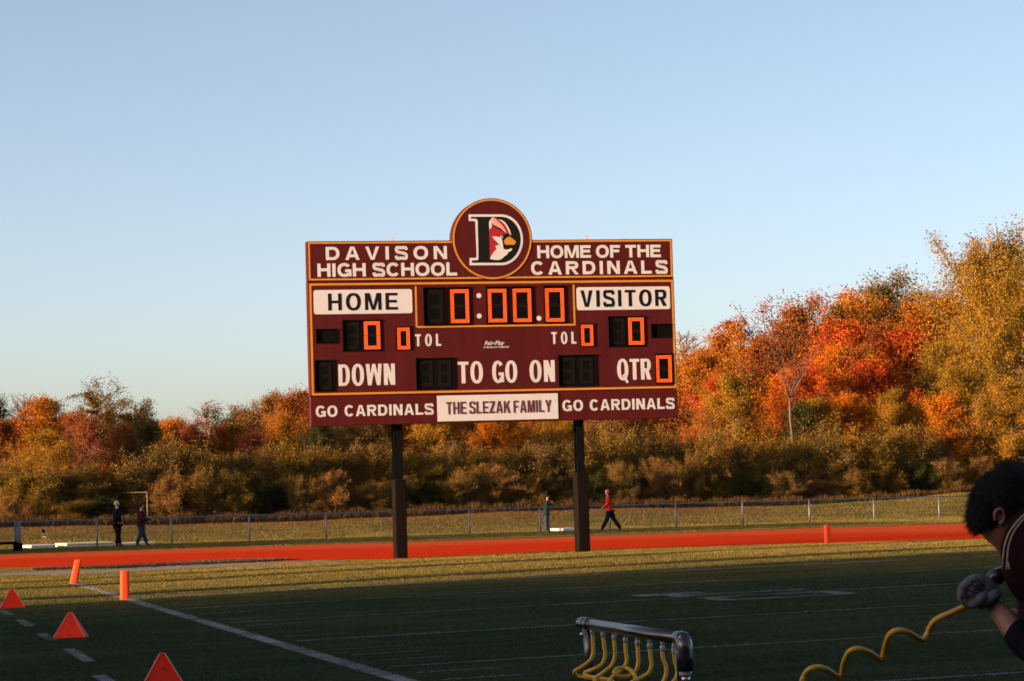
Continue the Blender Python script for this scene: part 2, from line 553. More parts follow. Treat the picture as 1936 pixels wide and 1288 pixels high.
def glyph(ch, w, a, b):
    q = lambda x0, y0, x1, y1: [(x0, y0), (x1, y0), (x1, y1), (x0, y1)]
    if ch == 'I': return [q(0, 0, w, 1)]
    if ch == 'H': return [q(0, 0, a, 1), q(w - a, 0, w, 1), q(a, .42, w - a, .42 + b)]
    if ch == 'L': return [q(0, 0, a, 1), q(a, 0, w, b)]
    if ch == 'T': return [q(w / 2 - a / 2, 0, w / 2 + a / 2, 1 - b), q(0, 1 - b, w, 1)]
    if ch == 'F': return [q(0, 0, a, 1), q(a, 1 - b, w, 1), q(a, .42, w * .9, .42 + b)]
    if ch == 'E': return [q(0, 0, a, 1), q(a, 1 - b, w, 1), q(a, .42, w * .93, .42 + b), q(a, 0, w, b)]
    if ch == 'A': return [[(0, 0), (a * 1.05, 0), (w / 2, .86), (w / 2, 1), (w / 2 - a * .6, 1)], [(w, 0), (w / 2 + a * .6, 1), (w / 2, 1), (w / 2, .86), (w - a * 1.05, 0)], q(w * .24, .20, w * .76, .20 + b)]
    if ch == 'V': return [[(0, 1), (w / 2 - a * .55, 0), (w / 2, 0), (w / 2, .2), (a * 1.05, 1)], [(w, 1), (w - a * 1.05, 1), (w / 2, .2), (w / 2, 0), (w / 2 + a * .55, 0)]]
    if ch == 'W':
        c = a * .92; h = w / 2
        return [[(0, 1), (w * .22 - c * .5, 0), (w * .22 + c * .5, 0), (c, 1)], [(w * .22 - c * .4, 0), (w * .22 + c * .5, 0), (h + c * .42, 1), (h - c * .42, 1)],
                [(w * .78 - c * .5, 0), (w * .78 + c * .4, 0), (h + c * .42, 1), (h - c * .42, 1)], [(w, 1), (w - c, 1), (w * .78 - c * .5, 0), (w * .78 + c * .5, 0)]]
    if ch == 'M': return [q(0, 0, a * .92, 1), q(w - a * .92, 0, w, 1), [(a * .3, 1), (w / 2 - a * .42, 0), (w / 2, 0), (w / 2, .25), (a * 1.35, 1)], [(w - a * .3, 1), (w - a * 1.35, 1), (w / 2, .25), (w / 2, 0), (w / 2 + a * .42, 0)]]
    if ch == 'N': return [q(0, 0, a, 1), q(w - a, 0, w, 1), [(w - a * 1.15, 0), (w - a * .05, 0), (a * 1.15, 1), (a * .05, 1)]]
    if ch == 'K': return [q(0, 0, a, 1), [(a, .32), (a, .58), (w - a * 1.15, 1), (w, 1)], [(w * .42, .52), (w * .62, .72), (w, 0), (w - a * 1.2, 0)]]
    if ch == 'Z': return [q(0, 1 - b, w, 1), q(0, 0, w, b), [(0, b), (a * 1.25, b), (w, 1 - b), (w - a * 1.25, 1 - b)]]
    if ch == 'Y': return [q(w / 2 - a / 2, 0, w / 2 + a / 2, .45), [(0, 1), (w / 2 - a / 2, .40), (w / 2 + a * .3, .40), (a * 1.1, 1)], [(w, 1), (w - a * 1.1, 1), (w / 2 - a * .3, .40), (w / 2 + a / 2, .40)]]
    if ch == 'O': return ring(w / 2, .5, w / 2, .52, a, b, 0, 360, 32)
    if ch == 'Q': return ring(w / 2, .5, w / 2, .52, a, b, 0, 360, 32) + [[(w * .45, .22), (w * .62, .30), (w * 1.0, -.12), (w * .80, -.16)]]
    if ch == 'C': return ring(w / 2, .5, w / 2, .52, a, b, 38, 322, 28)
    if ch == 'G': return ring(w / 2, .5, w / 2, .52, a, b, 38, 325, 28) + [q(w * .55, .34, w, .34 + b * .95), q(w - a * .85, .02, w, .36)]
    if ch == 'D': return [q(0, 0, a, 1), q(a, 1 - b, w * .55, 1), q(a, 0, w * .55, b)] + ring(w * .50, .5, w * .50, .5, a, b, -90, 90, 18)
    if ch == 'R': return [q(0, 0, a, 1), q(a, 1 - b, w * .62, 1), q(a, .40, w * .62, .40 + b)] + ring(w * .60, .70, w * .38, .30, a, b, -90, 90, 12) + [[(w * .40, .42), (w * .40 + a, .42), (w, 0), (w - a * 1.15, 0)]]
    if ch == 'S':
        m = (a + b) / 2; h = m / 2
        return strokepath([(w - h * .9, .72), (w * .82, .90), (w * .5, 1.01 - h), (w * .18, .90), (h, .74), (w * .20, .59), (w * .5, .515), (w * .80, .42), (w - h, .26), (w * .82, .09), (w * .5, -.01 + h), (w * .16, .09), (h * .8, .29)], m)
    return []
WID = dict(I=.30, L=.80, T=.88, E=.86, F=.82, H=.95, N=.95, A=1.02, V=1.0, W=1.35, M=1.15, K=1.0, Z=.85, Y=.95, O=1.04, Q=1.04, C=.98, G=1.02, D=.96, R=.96, S=.92)
def lettering(text, rect, m, parent, a=.26, b=.20, gap=.12, y=-.006, space=None, name='lettering'):
    """fit the text in a rectangle of the board; gap = letter gap in units of a letter's width"""
    s0, s1, z0, z1 = rect
    H = z1 - z0
    tot = 0
    for i, ch in enumerate(text):
        if ch == ' ': tot += (space or .5); continue
        tot += WID[ch]
        if i < len(text) - 1 and text[i + 1] != ' ': tot += gap
    k = (s1 - s0) / tot
    x = s0
    for i, ch in enumerate(text):
        if ch == ' ': x += (space or .5) * k; continue
        mb = MB()
        w = WID[ch] * k
        stem = a * H
        if ch == 'I': w = stem if stem < w * 1.3 else w
        off = (WID[ch] * k - w) / 2
        for pi, poly in enumerate(glyph(ch, w / H, stem / H, b)):
            yy = y - .0006 * (pi % 7)
            mb.add([(x + off + p[0] * H, yy, z0 + p[1] * H) for p in poly], [tuple(range(len(poly)))])
        o = mb.build('letter', m, parent)
        x += WID[ch] * k + (gap * k if i < len(text) - 1 and text[i + 1] != ' ' else 0)

# cabinets
s0, s1, zb, zt = brect(588, 457, 806, 1282, 451, 790)
sL, sR = bp(584, 630)[0], bp(1277, 620)[0]
z_top = (bp(580, 457)[1] + bp(1271, 451)[1]) / 2
z_up = (bp(584, 534)[1] + bp(1273, 526.5)[1]) / 2
z_lo = (bp(587, 749)[1] + bp(1280, 736)[1]) / 2
z_bot = (bp(588, 806)[1] + bp(1282, 790)[1]) / 2
DEP = .34
def body(name, z0, z1, d=DEP, y0=0.0):
    mb = MB(); mb.bevbox((sL, y0, z0), (sR, d, z1), .012)
    return mb.build(name, M_MAROON, board)
upper = body('header_panel', z_up + .012, z_top, .30, .02)
main = body('main_cabinet', z_lo + .004, z_up + .004)
lower = body('footer_panel', z_bot, z_lo - .004, .30, .02)
for s in (sL + (sR - sL) * .335, sL + (sR - sL) * .665):
    seam = MB(); seam.box((s - .006, -.0015, z_lo + .08), (s + .006, .01, z_up - .9)); seam.build('panel_seam', M_MAROON, main)

def frame_strip(name, s0_, s1_, z0_, z1_, w, parent, y=-.003, d=.006, sides='lrtb'):
    mb = MB()
    if 't' in sides: mb.box((s0_, y, z1_ - w), (s1_, y + d, z1_))
    if 'b' in sides: mb.box((s0_, y, z0_), (s1_, y + d, z0_ + w))
    if 'l' in sides: mb.box((s0_, y, z0_ + w), (s0_ + w, y + d, z1_ - w))
    if 'r' in sides: mb.box((s1_ - w, y, z0_ + w), (s1_, y + d, z1_ - w))
    return mb.build(name, M_YELLOW, parent)
frame_strip('gold_border', sL + .035, sR - .02, z_up + .045, z_top - .02, .042, upper, .015)
frame_strip('gold_border', sL + .035, sR - .02, z_lo + .02, z_up - .03, .052, main)
k0, k1, kb, kt = brect(785, 537, 621, 1087, 533, 615)
frame_strip('gold_border', k0, k1, kb, z_up - .082, .045, main, sides='lrb')

# round emblem sign
cs, cz = bp(930.7, 452)
Rr = (bp(1006.6, 452)[0] - bp(854.8, 452)[0]) / 2
def disc(r, y, d, n=72):
    mb = MB()
    vs_ = [(cs + r * math.cos(2 * math.pi * i / n), y, cz + r * math.sin(2 * math.pi * i / n)) for i in range(n)]
    vb = [(a, y + d, c) for a, _, c in vs_]
    mb.add(vs_ + vb, [tuple(range(n))[::-1], tuple(range(n, 2 * n))] + [(i, (i + 1) % n, n + (i + 1) % n, n + i) for i in range(n)])
    return mb
emblem = disc(Rr, .012, .32).build('emblem_sign', M_MAROON, board)
mb = MB(); n = 72; r1, r0 = Rr - .018, Rr - .062
for i in range(n):
    a, b = 2 * math.pi * i / n, 2 * math.pi * (i + 1) / n
    mb.add([(cs + r * math.cos(t), yy, cz + r * math.sin(t)) for yy in (.006, .0118) for r, t in ((r0, a), (r1, a), (r1, b), (r0, b))],
           [(0, 1, 2, 3), (1, 5, 6, 2), (0, 4, 5, 1), (3, 2, 6, 7)])
mb.build('gold_ring', M_YELLOW, emblem)
def ep(x, y):                                         # emblem sketch coordinates -> board
    return bp(850 + x / 8.05, 370 + y / 8.05)
def flat(name, polys, m, y, parent=emblem):
    mb = MB()
    for poly in polys:
        mb.add([(p[0], y, p[1]) for p in [ep(*q) for q in poly]], [tuple(range(len(poly)))])
    return mb.build(name, m, parent)
def arc(cx, cy, rx, ry, t0, t1, n=28):
    return [(cx + rx * math.cos(math.radians(t0 + (t1 - t0) * i / n)), cy + ry * math.sin(math.radians(t0 + (t1 - t0) * i / n))) for i in range(n + 1)]
flat('letter_outline', [[(290, 285)] + arc(790, 672, 328, 387, -90, 90) + [(305, 1060), (305, 948), (398, 948), (412, 925), (392, 405), (378, 387), (292, 387)]], M_WHITE, .009)
flat('letter', [[(325, 322)] + arc(785, 672, 298, 350, -90, 90) + [(340, 1022), (340, 985), (425, 983), (441, 960), (428, 378), (402, 352), (327, 352)]], M_BLACK, .0075)
M_RED = plain('red_vinyl', (.30, .010, .012), .5, var=.05); M_PINK = plain('pale_pink_vinyl', (.62, .30, .27), .5, var=.1)
flat('bird_head', [[(603, 520), (625, 495), (650, 470), (700, 488), (760, 520), (860, 580), (800, 598), (740, 625), (650, 620), (665, 655), (690, 690), (712, 720), (745, 748), (700, 768), (712, 820), (672, 860), (640, 905), (615, 962)],
     [(690, 340), (740, 360), (790, 385), (840, 430), (880, 480), (930, 560), (935, 605), (900, 585), (862, 575), (820, 500), (770, 435)]], M_RED, .006)
flat('cheek', [[(650, 620), (700, 622), (760, 632), (800, 670), (812, 740), (822, 815), (880, 822), (950, 800), (948, 832), (885, 870), (885, 892), (830, 930), (790, 968), (740, 982), (690, 978), (615, 965), (640, 905), (672, 860), (715, 815), (695, 765), (755, 750), (712, 700), (680, 670)],
     [(600, 400), (625, 360), (655, 372), (640, 440), (650, 470), (603, 520)],
     [(735, 360), (800, 372), (850, 410), (890, 470), (925, 540), (938, 615), (915, 580), (880, 505), (845, 445), (795, 395)]], M_WHITE, .0045)
flat('crest', [[(630, 345), (665, 325), (720, 370), (790, 440), (850, 520), (862, 575), (830, 552), (780, 500), (715, 468), (655, 440)]], M_PINK, .003)
flat('beak', [[(905, 620), (960, 655), (1012, 698), (990, 748), (850, 750), (825, 690), (860, 650)]], M_YELLOW, .0045)
flat('eye', [arc(790, 632, 26, 22, 0, 350, 16)], M_WHITE, .003)
flat('pupil', [arc(792, 632, 12, 12, 0, 350, 12)], M_BLACK, .0015)

# header, footer and name lettering
K = .014
lettering('DAVISON', brect(616, 467, 491.9, 845.2, 465, 490), M_LETTER, upper, .25, .22, .40, K)
lettering('HIGH SCHOOL', brect(600.2, 498.6, 523.8, 864.3, 496, 520.9), M_LETTER, upper, .25, .22, .10, K, .50)
lettering('HOME OF THE', brect(1016, 464.7, 488.4, 1249.6, 462.6, 486.1), M_LETTER, upper, .25, .22, .10, K, .42)
lettering('CARDINALS', brect(1004.2, 494.4, 519.6, 1262.6, 492.5, 517.3), M_LETTER, upper, .25, .22, .30, K)
for rc in ((597.1, 767.8, 789, 820, 763, 783.4), (1063.4, 756.7, 777.3, 1275.6, 752.5, 773.1)):
    lettering('GO CARDINALS', brect(*rc), M_LETTER, lower, .24, .20, .16, K, .72)
r = brect(827, 748.6, 797.4, 1055.2, 743.5, 791.6)
mb = MB(); mb.box((r[0], .005, r[2]), (r[1], .019, r[3])); sponsor = mb.build('sponsor_panel', M_WHITE, lower)
lettering('THE SLEZAK FAMILY', brect(843.7, 760.7, 783.6, 1042.4, 755.9, 779.2), M_MAROON_L, sponsor, .155, .15, .17, -.001, .50)
def plaque(rc, text, trc):
    s0_, s1_, z0_, z1_ = brect(*rc)
    rr = .06; pts = []
    for cx, cz_, t0 in ((s1_ - rr, z1_ - rr, 0), (s0_ + rr, z1_ - rr, 90), (s0_ + rr, z0_ + rr, 180), (s1_ - rr, z0_ + rr, 270)):
        pts += [(cx + rr * math.cos(math.radians(t0 + 15 * i)), cz_ + rr * math.sin(math.radians(t0 + 15 * i))) for i in range(7)]
    n = len(pts); mb = MB()
    mb.add([(a, -.008, c) for a, c in pts] + [(a, .002, c) for a, c in pts], [tuple(range(n))] + [(i, (i + 1) % n, n + (i + 1) % n, n + i) for i in range(n)])
    p = mb.build('name_plaque', M_WHITE, main)
    lettering(text, brect(*trc), M_BLACK, p, .22, .165, .27, -.010)
plaque((593, 549, 595, 779.3, 546.5, 592), 'HOME', (620, 555, 587.5, 752, 554, 586))
plaque((1090.2, 544, 587.8, 1266.6, 541, 583.6), 'VISITOR', (1097.2, 549.2, 580.8, 1260.3, 547.7, 578.8))
lettering('TOL', brect(785, 632.4, 655, 833.8, 631.3, 654), M_LETTER, main, .19, .17, .62, -.003)
lettering('TOL', brect(1042.4, 628.2, 650.8, 1089.6, 627.3, 649.8), M_LETTER, main, .19, .17, .62, -.003)
lettering('DOWN', brect(639.8, 689.4, 730, 746.8, 687.5, 727.6), M_LETTER, main, .185, .14, .16, -.003)
lettering('TO', brect(865.9, 684.6, 725.5, 913, 683.2, 724), M_LETTER, main, .185, .14, .14, -.003)
lettering('GO', brect(930.3, 683.5, 724, 977.8, 682, 723), M_LETTER, main, .185, .14, .12, -.003)
lettering('ON', brect(1001.1, 682, 723, 1048.9, 680.7, 721.6), M_LETTER, main, .185, .14, .20, -.003)
lettering('QTR', brect(1166.6, 679.5, 719, 1231, 678, 717.5), M_LETTER, main, .185, .14, .13, -.003)
# maker's small script mark
def font_text(body_, rect, m, parent, shear=.3, y=-.003):
    cu = bpy.data.curves.new('t', 'FONT'); cu.body = body_; cu.shear = shear; cu.size = 1; cu.offset = .02; cu.resolution_u = 2
    o = bpy.data.objects.new('t', cu); C.objects.link(o)
    bpy.context.view_layer.update()
    me = bpy.data.meshes.new_from_object(o.evaluated_get(bpy.context.evaluated_depsgraph_get()))
    bpy.data.objects.remove(o)
    n = len(me.vertices); co = np.empty(n * 3); me.vertices.foreach_get('co', co); co = co.reshape(-1, 3)
    mn_, mx_ = co.min(0), co.max(0)
    s0_, s1_, z0_, z1_ = rect
    x = s0_ + (co[:, 0] - mn_[0]) / (mx_[0] - mn_[0]) * (s1_ - s0_)
    z = z0_ + (co[:, 1] - mn_[1]) / (mx_[1] - mn_[1]) * (z1_ - z0_)
    co = np.stack([x, np.full(n, y), z], -1); me.vertices.foreach_set('co', co.astype(np.float32).ravel())
    me.name = 'maker_mark'
    return link('maker_mark', me, m, parent)
font_text('Fair-Play', brect(916, 645, 655, 954, 644.5, 654.5), M_LETTER, main)
font_text('A TRANS-LUX COMPANY', brect(914, 655, 658.5, 963, 654.5, 658), M_LETTER, main, 0)

def dot(px, py, r=.062):
    s, z = bp(px, py); mb = MB(); n = 20
    mb.add([(s + r * math.cos(2 * math.pi * i / n), -.004, z + r * math.sin(2 * math.pi * i / n)) for i in range(n)], [tuple(range(n))])
    return mb.build('clock_dot', M_LETTER, main)
for q in ((905.4, 559.2), (905.9, 597.6), (1018.9, 601.9)): dot(*q)

# digit displays: recessed black boxes (hood rim proud of the face), segments inside
def display(px0, px1, py0, py1, digits):
    cx, cy = (px0 + px1) / 2, (py0 + py1) / 2
    s0_, s1_ = bp(px0, cy)[0], bp(px1, cy)[0]; z0_, z1_ = bp(cx, py1)[1], bp(cx, py0)[1]
    mb = MB(); w = .022
    mb.box((s0_ + w, -.004, z0_ + w), (s1_ - w, .003, z1_ - w))
    mb.box((s0_, -.045, z1_ - w), (s1_, .003, z1_)); mb.box((s0_, -.022, z0_), (s1_, .003, z0_ + w))
    mb.box((s0_, -.045, z0_ + w), (s0_ + w, .003, z1_ - w)); mb.box((s1_ - w, -.022, z0_ + w), (s1_, .003, z1_ - w))
    d = mb.build('digit_display', M_DISPLAY, main)
    for (a, b, c, e, lit, sw) in digits:
        x0, x1 = bp(a, (c + e) / 2)[0], bp(b, (c + e) / 2)[0]; y0, y1 = bp((a + b) / 2, e)[1], bp((a + b) / 2, c)[1]
        t = sw; ym = (y0 + y1) / 2; g = .004
        segs = [(x0, y1 - t, x1, y1, 1), (x0, y0, x1, y0 + t, 1), (x0, ym + g, x0 + t, y1 - t - g, 1), (x0, y0 + t + g, x0 + t, ym - g, 1),
                (x1 - t, ym + g, x1, y1 - t - g, 1), (x1 - t, y0 + t + g, x1, ym - g, 1), (x0 + t + g, ym - t * .45, x1 - t - g, ym + t * .45, 0)]
        for (p, q_, r_, s_, z_on) in segs:
            mb = MB(); mb.box((p, -.011, q_), (r_, -.0045, s_))
            mb.build('led_segment', M_LED_ON if (lit and z_on) else M_LED_OFF, d)
SW = .088
display(800.3, 842.6, 543.6, 616.2, [(807, 838, 549, 611, 0, SW)])
display(848, 889.3, 543, 615.2, [(851.7, 886.6, 547.2, 610.8, 1, SW)])
display(918.8, 960.4, 541.8, 613.6, [(922.8, 957.9, 546.3, 609.6, 1, SW)])
display(966.2, 1008, 541.2, 612.8, [(969.8, 1004.6, 545.8, 609, 1, SW)])
display(1027.8, 1069.6, 540.3, 611.8, [(1030.9, 1066.2, 545.2, 608.4, 1, SW)])
display(647.4, 720.8, 605, 664.4, [(653, 679, 609, 660, 0, .085), (688, 718.6, 608, 660.9, 1, .088)])
display(747.8, 777.4, 617.5, 662.6, [(750.7, 775, 619.6, 660.8, 1, .085)])
display(786, 859.6, 676.8, 736.4, [(793, 818, 682, 731, 0, .085), (828, 853, 682, 731, 0, .085)])
display(594.8, 632, 680.8, 740.5, [(601, 627, 686, 736, 0, .085)])
display(1055.2, 1127, 671, 730.6, [(1062, 1087, 676, 726, 0, .085), (1096, 1121, 676, 726, 0, .085)])
display(1149.8, 1219, 598, 656, [(1155, 1181, 602, 651, 0, .085), (1188, 1217.7, 600.8, 652, 1, .088)])
display(1096.5, 1123.6, 612, 656, [(1098.3, 1121.8, 614.3, 654.7, 1, .082)])
display(1238, 1271.6, 668.2, 726.4, [(1240, 1270, 671.8, 723, 1, .085)])
def possession(px0, px1, py0, py1):
    cx, cy = (px0 + px1) / 2, (py0 + py1) / 2
    s0_, s1_ = bp(px0, cy)[0], bp(px1, cy)[0]; z0_, z1_ = bp(cx, py1)[1], bp(cx, py0)[1]
    mb = MB(); w = .02
    mb.box((s0_ + w, -.004, z0_ + w), (s1_ - w, .003, z1_ - w))
    mb.box((s0_, -.045, z1_ - w), (s1_, .003, z1_)); mb.box((s0_, -.022, z0_), (s1_, .003, z0_ + w))
    mb.box((s0_, -.045, z0_ + w), (s0_ + w, .003, z1_ - w)); mb.box((s1_ - w, -.022, z0_ + w), (s1_, .003, z1_ - w))
    d = mb.build('possession_display', M_DISPLAY, main)
    sc, zc = (s0_ + s1_) / 2, (z0_ + z1_) / 2
    for i in range(14):
        t = 2 * math.pi * i / 14
        x, z = sc + .15 * math.cos(t), zc + .085 * math.sin(t)
        mb = MB(); mb.add([(x + .014 * math.cos(k * 1.05), -.006, z + .014 * math.sin(k * 1.05)) for k in range(6)], [tuple(range(6))]); mb.build('unlit_lamp', M_LED_OFF, d)
possession(596.8, 637, 622, 649.6); possession(1230.6, 1267.3, 612.4, 639)
# lifting eyes
for px, py in ((745, 454), (1112.5, 450.5)):
    s, z = bp(px, py)
    pts = [(s + .033 * math.cos(t), .16, z_top + .055 + .033 * math.sin(t)) for t in np.linspace(0, 2 * math.pi, 17)]
    mb = MB(); mb.tube(pts, .010, 6); mb.tube([(s, .16, z_top - .01), (s, .16, z_top + .025)], .012, 6)
    mb.build('lifting_eye', M_ORANGE_EDGE, board)
# posts: wide-flange columns behind the cabinet, padded below
def post(pxl, pxr, py_top, pad_l, pad_r, pad_top):
    sa, sb = bp(pxl, py_top + 60)[0], bp(pxr, py_top + 60)[0]
    zt_ = z_top - .3; w = sb - sa; mb = MB(); y0 = .345; dd = .30
    mb.box((sa, y0, -.4), (sb, y0 + .022, zt_)); mb.box((sa, y0 + dd - .022, -.4), (sb, y0 + dd, zt_))
    mb.box(((sa + sb) / 2 - .008, y0 + .0225, -.4), ((sa + sb) / 2 + .008, y0 + dd - .0225, zt_))
    p = mb.build('post', M_DARKMETAL, board)
    ztp = bp((pad_l + pad_r) / 2, pad_top)[1]
    a, b = bp(pad_l, pad_top + 75)[0], bp(pad_r, pad_top + 75)[0]
    mb = MB(); mb.bevbox((a, y0 - .07, -.3), (b, y0 + dd + .10, ztp), .02)
    q = mb.build('post_pad', M_PAD, board)
post(749.5, 766, 806, 751.5, 773.0, 906)
post(1097.5, 1111.5, 795, 1098, 1119.5, 893)

# ------------------------------------------------------------------ off-frame structures at the left that throw the evening shadows
sx, sy = math.cos(SUN_AZ), math.sin(SUN_AZ)
def AW(a, w):                                          # a along the sunlight, w across it
    return a * sx - w * sy, a * sy + w * sx
def rot_box_obj(name, a0, a1, w0, w1, z0, z1, m, parent):
    mb = MB(); mb.box((a0, w0, z0), (a1, w1, z1)); return mb.build(name, m, parent)
stand = empty('grandstand', (*AW(0, 0), 0), SUN_AZ)
tag(stand, 'grey aluminium grandstand with stepped benches and press box, left of the view', 'grandstand')
W1 = 37.4
for i in range(14):
    rot_box_obj('bench', -27 - i * .75 - .6, -27 - i * .75, -34, W1, .55 + i * .52, .62 + i * .52, M_GALV, stand)
    rot_box_obj('step', -27 - i * .75 - .75, -27 - i * .75, -34, W1, .0 if i == 0 else .12 + (i - 1) * .52, .12 + i * .52, M_DARKMETAL, stand)
rot_box_obj('back_wall', -37.9, -37.6, -34, W1, 0, 10.8, M_GALV, stand)
rot_box_obj('press_box', -37.5, -34.6, -20, 20, 7.4, 12.4, M_WHITE, stand)
def shadow_line(px, py):
    g = G(px, py); return -sy * g.x + sx * g.y
for (px, py, rr, lb) in ((800, 1091, .55, 'tall grey floodlight mast nearest the grandstand, left of the view'), (420, 1092.5, .62, 'tall grey floodlight mast standing in the middle, left of the view'), (150, 1096, .50, 'tall grey floodlight mast farthest from the grandstand, left of the view')):
    x, y = AW(-9, shadow_line(px, py))
    mast = empty('floodlight_mast', (x, y, 0), SUN_AZ); tag(mast, lb, 'light mast', 'floodlight masts along the left side')
    mb = MB(); mb.tube([(0, 0, -.3), (0, 0, 17)], [rr, rr * .7], 10); mb.build('mast', M_GALV, mast, True)
    mb = MB(); mb.box((-.15, -1.6, 16.2), (.15, 1.6, 16.4)); mb.build('crossarm', M_GALV, mast)
    for k in range(4):
        mb = MB(); mb.tube([(-.1, -1.3 + k * .87, 16.5), (.35, -1.3 + k * .87, 16.35)], [.16, .30], 10); mb.build('lamp_head', M_DARKMETAL, mast)
shed = empty('equipment_shed', (*AW(0, 0), 0), SUN_AZ)
tag(shed, 'plain brown equipment shed beyond the left end of the track', 'shed')
wf = lambda X: -sy * X + sx * (fenceY(X))
rot_box_obj('wall', 14, 19, wf(-16) - 10.3, wf(-16) + .22, -.4, 5.6, M_PAD, shed)
mb = MB(); wa, wb = wf(-16) - 10.6, wf(-16) + .30
mb.add([(13.6, wa, 5.6), (19.4, wa, 5.6), (19.4, wb, 5.6), (13.6, wb, 5.6), (16.5, wa, 6.3), (16.5, wb, 6.3)], [(0, 1, 4), (2, 3, 5), (0, 4, 5, 3), (1, 2, 5, 4)]); mb.build('roof', M_DARKMETAL, shed)

# unseen, added to cut sky light on the foreground: building behind the photographer
sky_screen = empty('sky_light_blocker', (18, -16, 0)); tag(sky_screen, 'long added light-blocking brick building behind the photographer, outside the view', 'screen')
M_SCREEN_BRICK = plain('sky_screen_brick', (.14, .07, .05), .9, var=.25, scale=2); M_SCREEN_PANE = plain('sky_screen_glass', (.03, .04, .05), .15)
mb = MB(); mb.box((-46, -14, -.3), (46, 0, 11.5)); mb.build('wall', M_SCREEN_BRICK, sky_screen)  # wall of the added, unseen sky light blocker
mb = MB(); mb.box((-46.5, -14.5, 11.5), (46.5, .5, 12.1)); mb.build('roof', M_DARKMETAL, sky_screen)  # roof of the added, unseen sky light blocker
for fl in range(3):
    for i in range(18):
        x = -43 + i * 5; mb = MB(); mb.box((x, .0, 1.2 + fl * 3.6), (x + 2.2, .05, 2.9 + fl * 3.6)); mb.build('sky_screen_window', M_SCREEN_PANE, sky_screen)

# ------------------------------------------------------------------ fence
M_FENCE = plain('weathered_fence_steel', (.15, .16, .19), .5, metal=.3, var=.2, scale=5)
fence = empty('chain_link_fence', (0, 0, 0))
tag(fence, 'long grey chain link fence with steel posts between the red track and the grassy bank', 'fence')
fpx = [-110, 37, 182, 323, 470, 615, 751, 886, 1019, 1151, 1276, 1402, 1528, 1650, 1773, 1893, 2012]
fpos = []
for px in fpx:
    d = ray(px, hor(px))
    k = d.x / d.y
    X = k * (98 + 16.3 * .513) / (1 - k * .513)
    Yv = fenceY(X); fpos.append((X, Yv, float(zg(X, Yv))))
FH = 1.07
for (x, y, z) in fpos:
    mb = MB(); mb.tube([(x, y, z - .2), (x, y, z + FH + .03)], .038, 8); mb.build('fence_post', M_FENCE, fence, True)
mb = MB(); mb.tube([(x, y, z + FH) for x, y, z in fpos], .026, 6); mb.build('top_rail', M_FENCE, fence, True)
wires = MB(); pitch = .075
for i in range(len(fpos) - 1):
    a, b = Vector(fpos[i]), Vector(fpos[i + 1]); L = (b - a).length; n = int(L / pitch)
    for k in range(-int(FH / pitch), n):
        for sgn in (1, -1):
            t0, t1 = k * pitch, k * pitch + FH
            z0, z1 = (0, FH) if sgn == 1 else (FH, 0)
            c0, c1 = max(t0, 0), min(t1, L)
            if c1 <= c0: continue
            h0 = z0 + (z1 - z0) * (c0 - t0) / FH; h1 = z0 + (z1 - z0) * (c1 - t0) / FH
            p, q = a.lerp(b, c0 / L), a.lerp(b, c1 / L)
            wires.add([(p.x, p.y, p.z + h0 - .0016), (q.x, q.y, q.z + h1 - .0016), (q.x, q.y, q.z + h1 + .0016), (p.x, p.y, p.z + h0 + .0016)], [(0, 1, 2, 3)])
w = wires.build('wire_mesh', M_FENCE, fence); w['kind'] = 'stuff'
# gate post and dark gate rail at the left end
gp = G(36, 1042)
gate = empty('track_gate', gp)
tag(gate, 'low dark gate bar and thick gate post at the left end of the fence', 'gate')
mb = MB(); mb.tube([(0, 0, -.2), (0, 0, 1.12)], .055, 10); mb.tube([(-.13, .02, -.2), (-.13, .02, 1.12)], .04, 8); mb.build('gate_post', M_FENCE, gate, True)
mb = MB(); mb.bevbox((-.20, -.12, -.05), (.12, .12, .30), .02); mb.build('post_base', M_DARKMETAL, gate)
mb = MB(); mb.box((-3.2, -.05, .26), (-.05, .05, .36)); mb.build('gate_bar', M_DARKMETAL, gate)

# pads and slabs lying by the fence
M_MAT = plain('cream_vinyl_cover', (.78, .66, .50), .6, var=.08, scale=2)
M_MATW = plain('white_vinyl_cover', (.80, .76, .74), .6, var=.08, scale=2)
def slab(px0, px1, py, h, dep, m, label, Yoff=.5, bulge=0.0):
    xs = []
    for px in (px0, px1):
        d = ray(px, hor(px)); k = d.x / d.y; X = k * (98 + Yoff + 16.3 * .513) / (1 - k * .513); xs.append((X, fenceY(X) + Yoff))
    a, b = Vector((*xs[0], 0)), Vector((*xs[1], 0)); L = (b - a).length; ang = math.atan2(b.y - a.y, b.x - a.x)
    z = float(zg((a.x + b.x) / 2, (a.y + b.y) / 2))
    t = empty('landing_mat', (a.x, a.y, z), ang)
    tag(t, label, 'mat')
    mb = MB(); mb.bevbox((0, 0, -.03), (L, dep, h), .03); mb.build('cover', m, t)
    mb = MB(); mb.box((.02, -.004, h * .45), (L - .02, .0, h * .55)); mb.build('seam', M_FENCE, t)
    return t
slab(57, 104, 1036, .13, 1.2, M_MATW, 'small white mat on the grass below the folding chair')
slab(124, 214, 1036, .16, 1.6, M_MAT, 'long cream mat lying behind the fence near the two walking men at left')
slab(214.6, 292, 1034, .10, 1.3, M_MAT, 'lower cream mat end running behind the two walking men')
slab(1062, 1098, 1004, .12, 1.2, M_MATW, 'short white mat on the grass just left of the right scoreboard post')

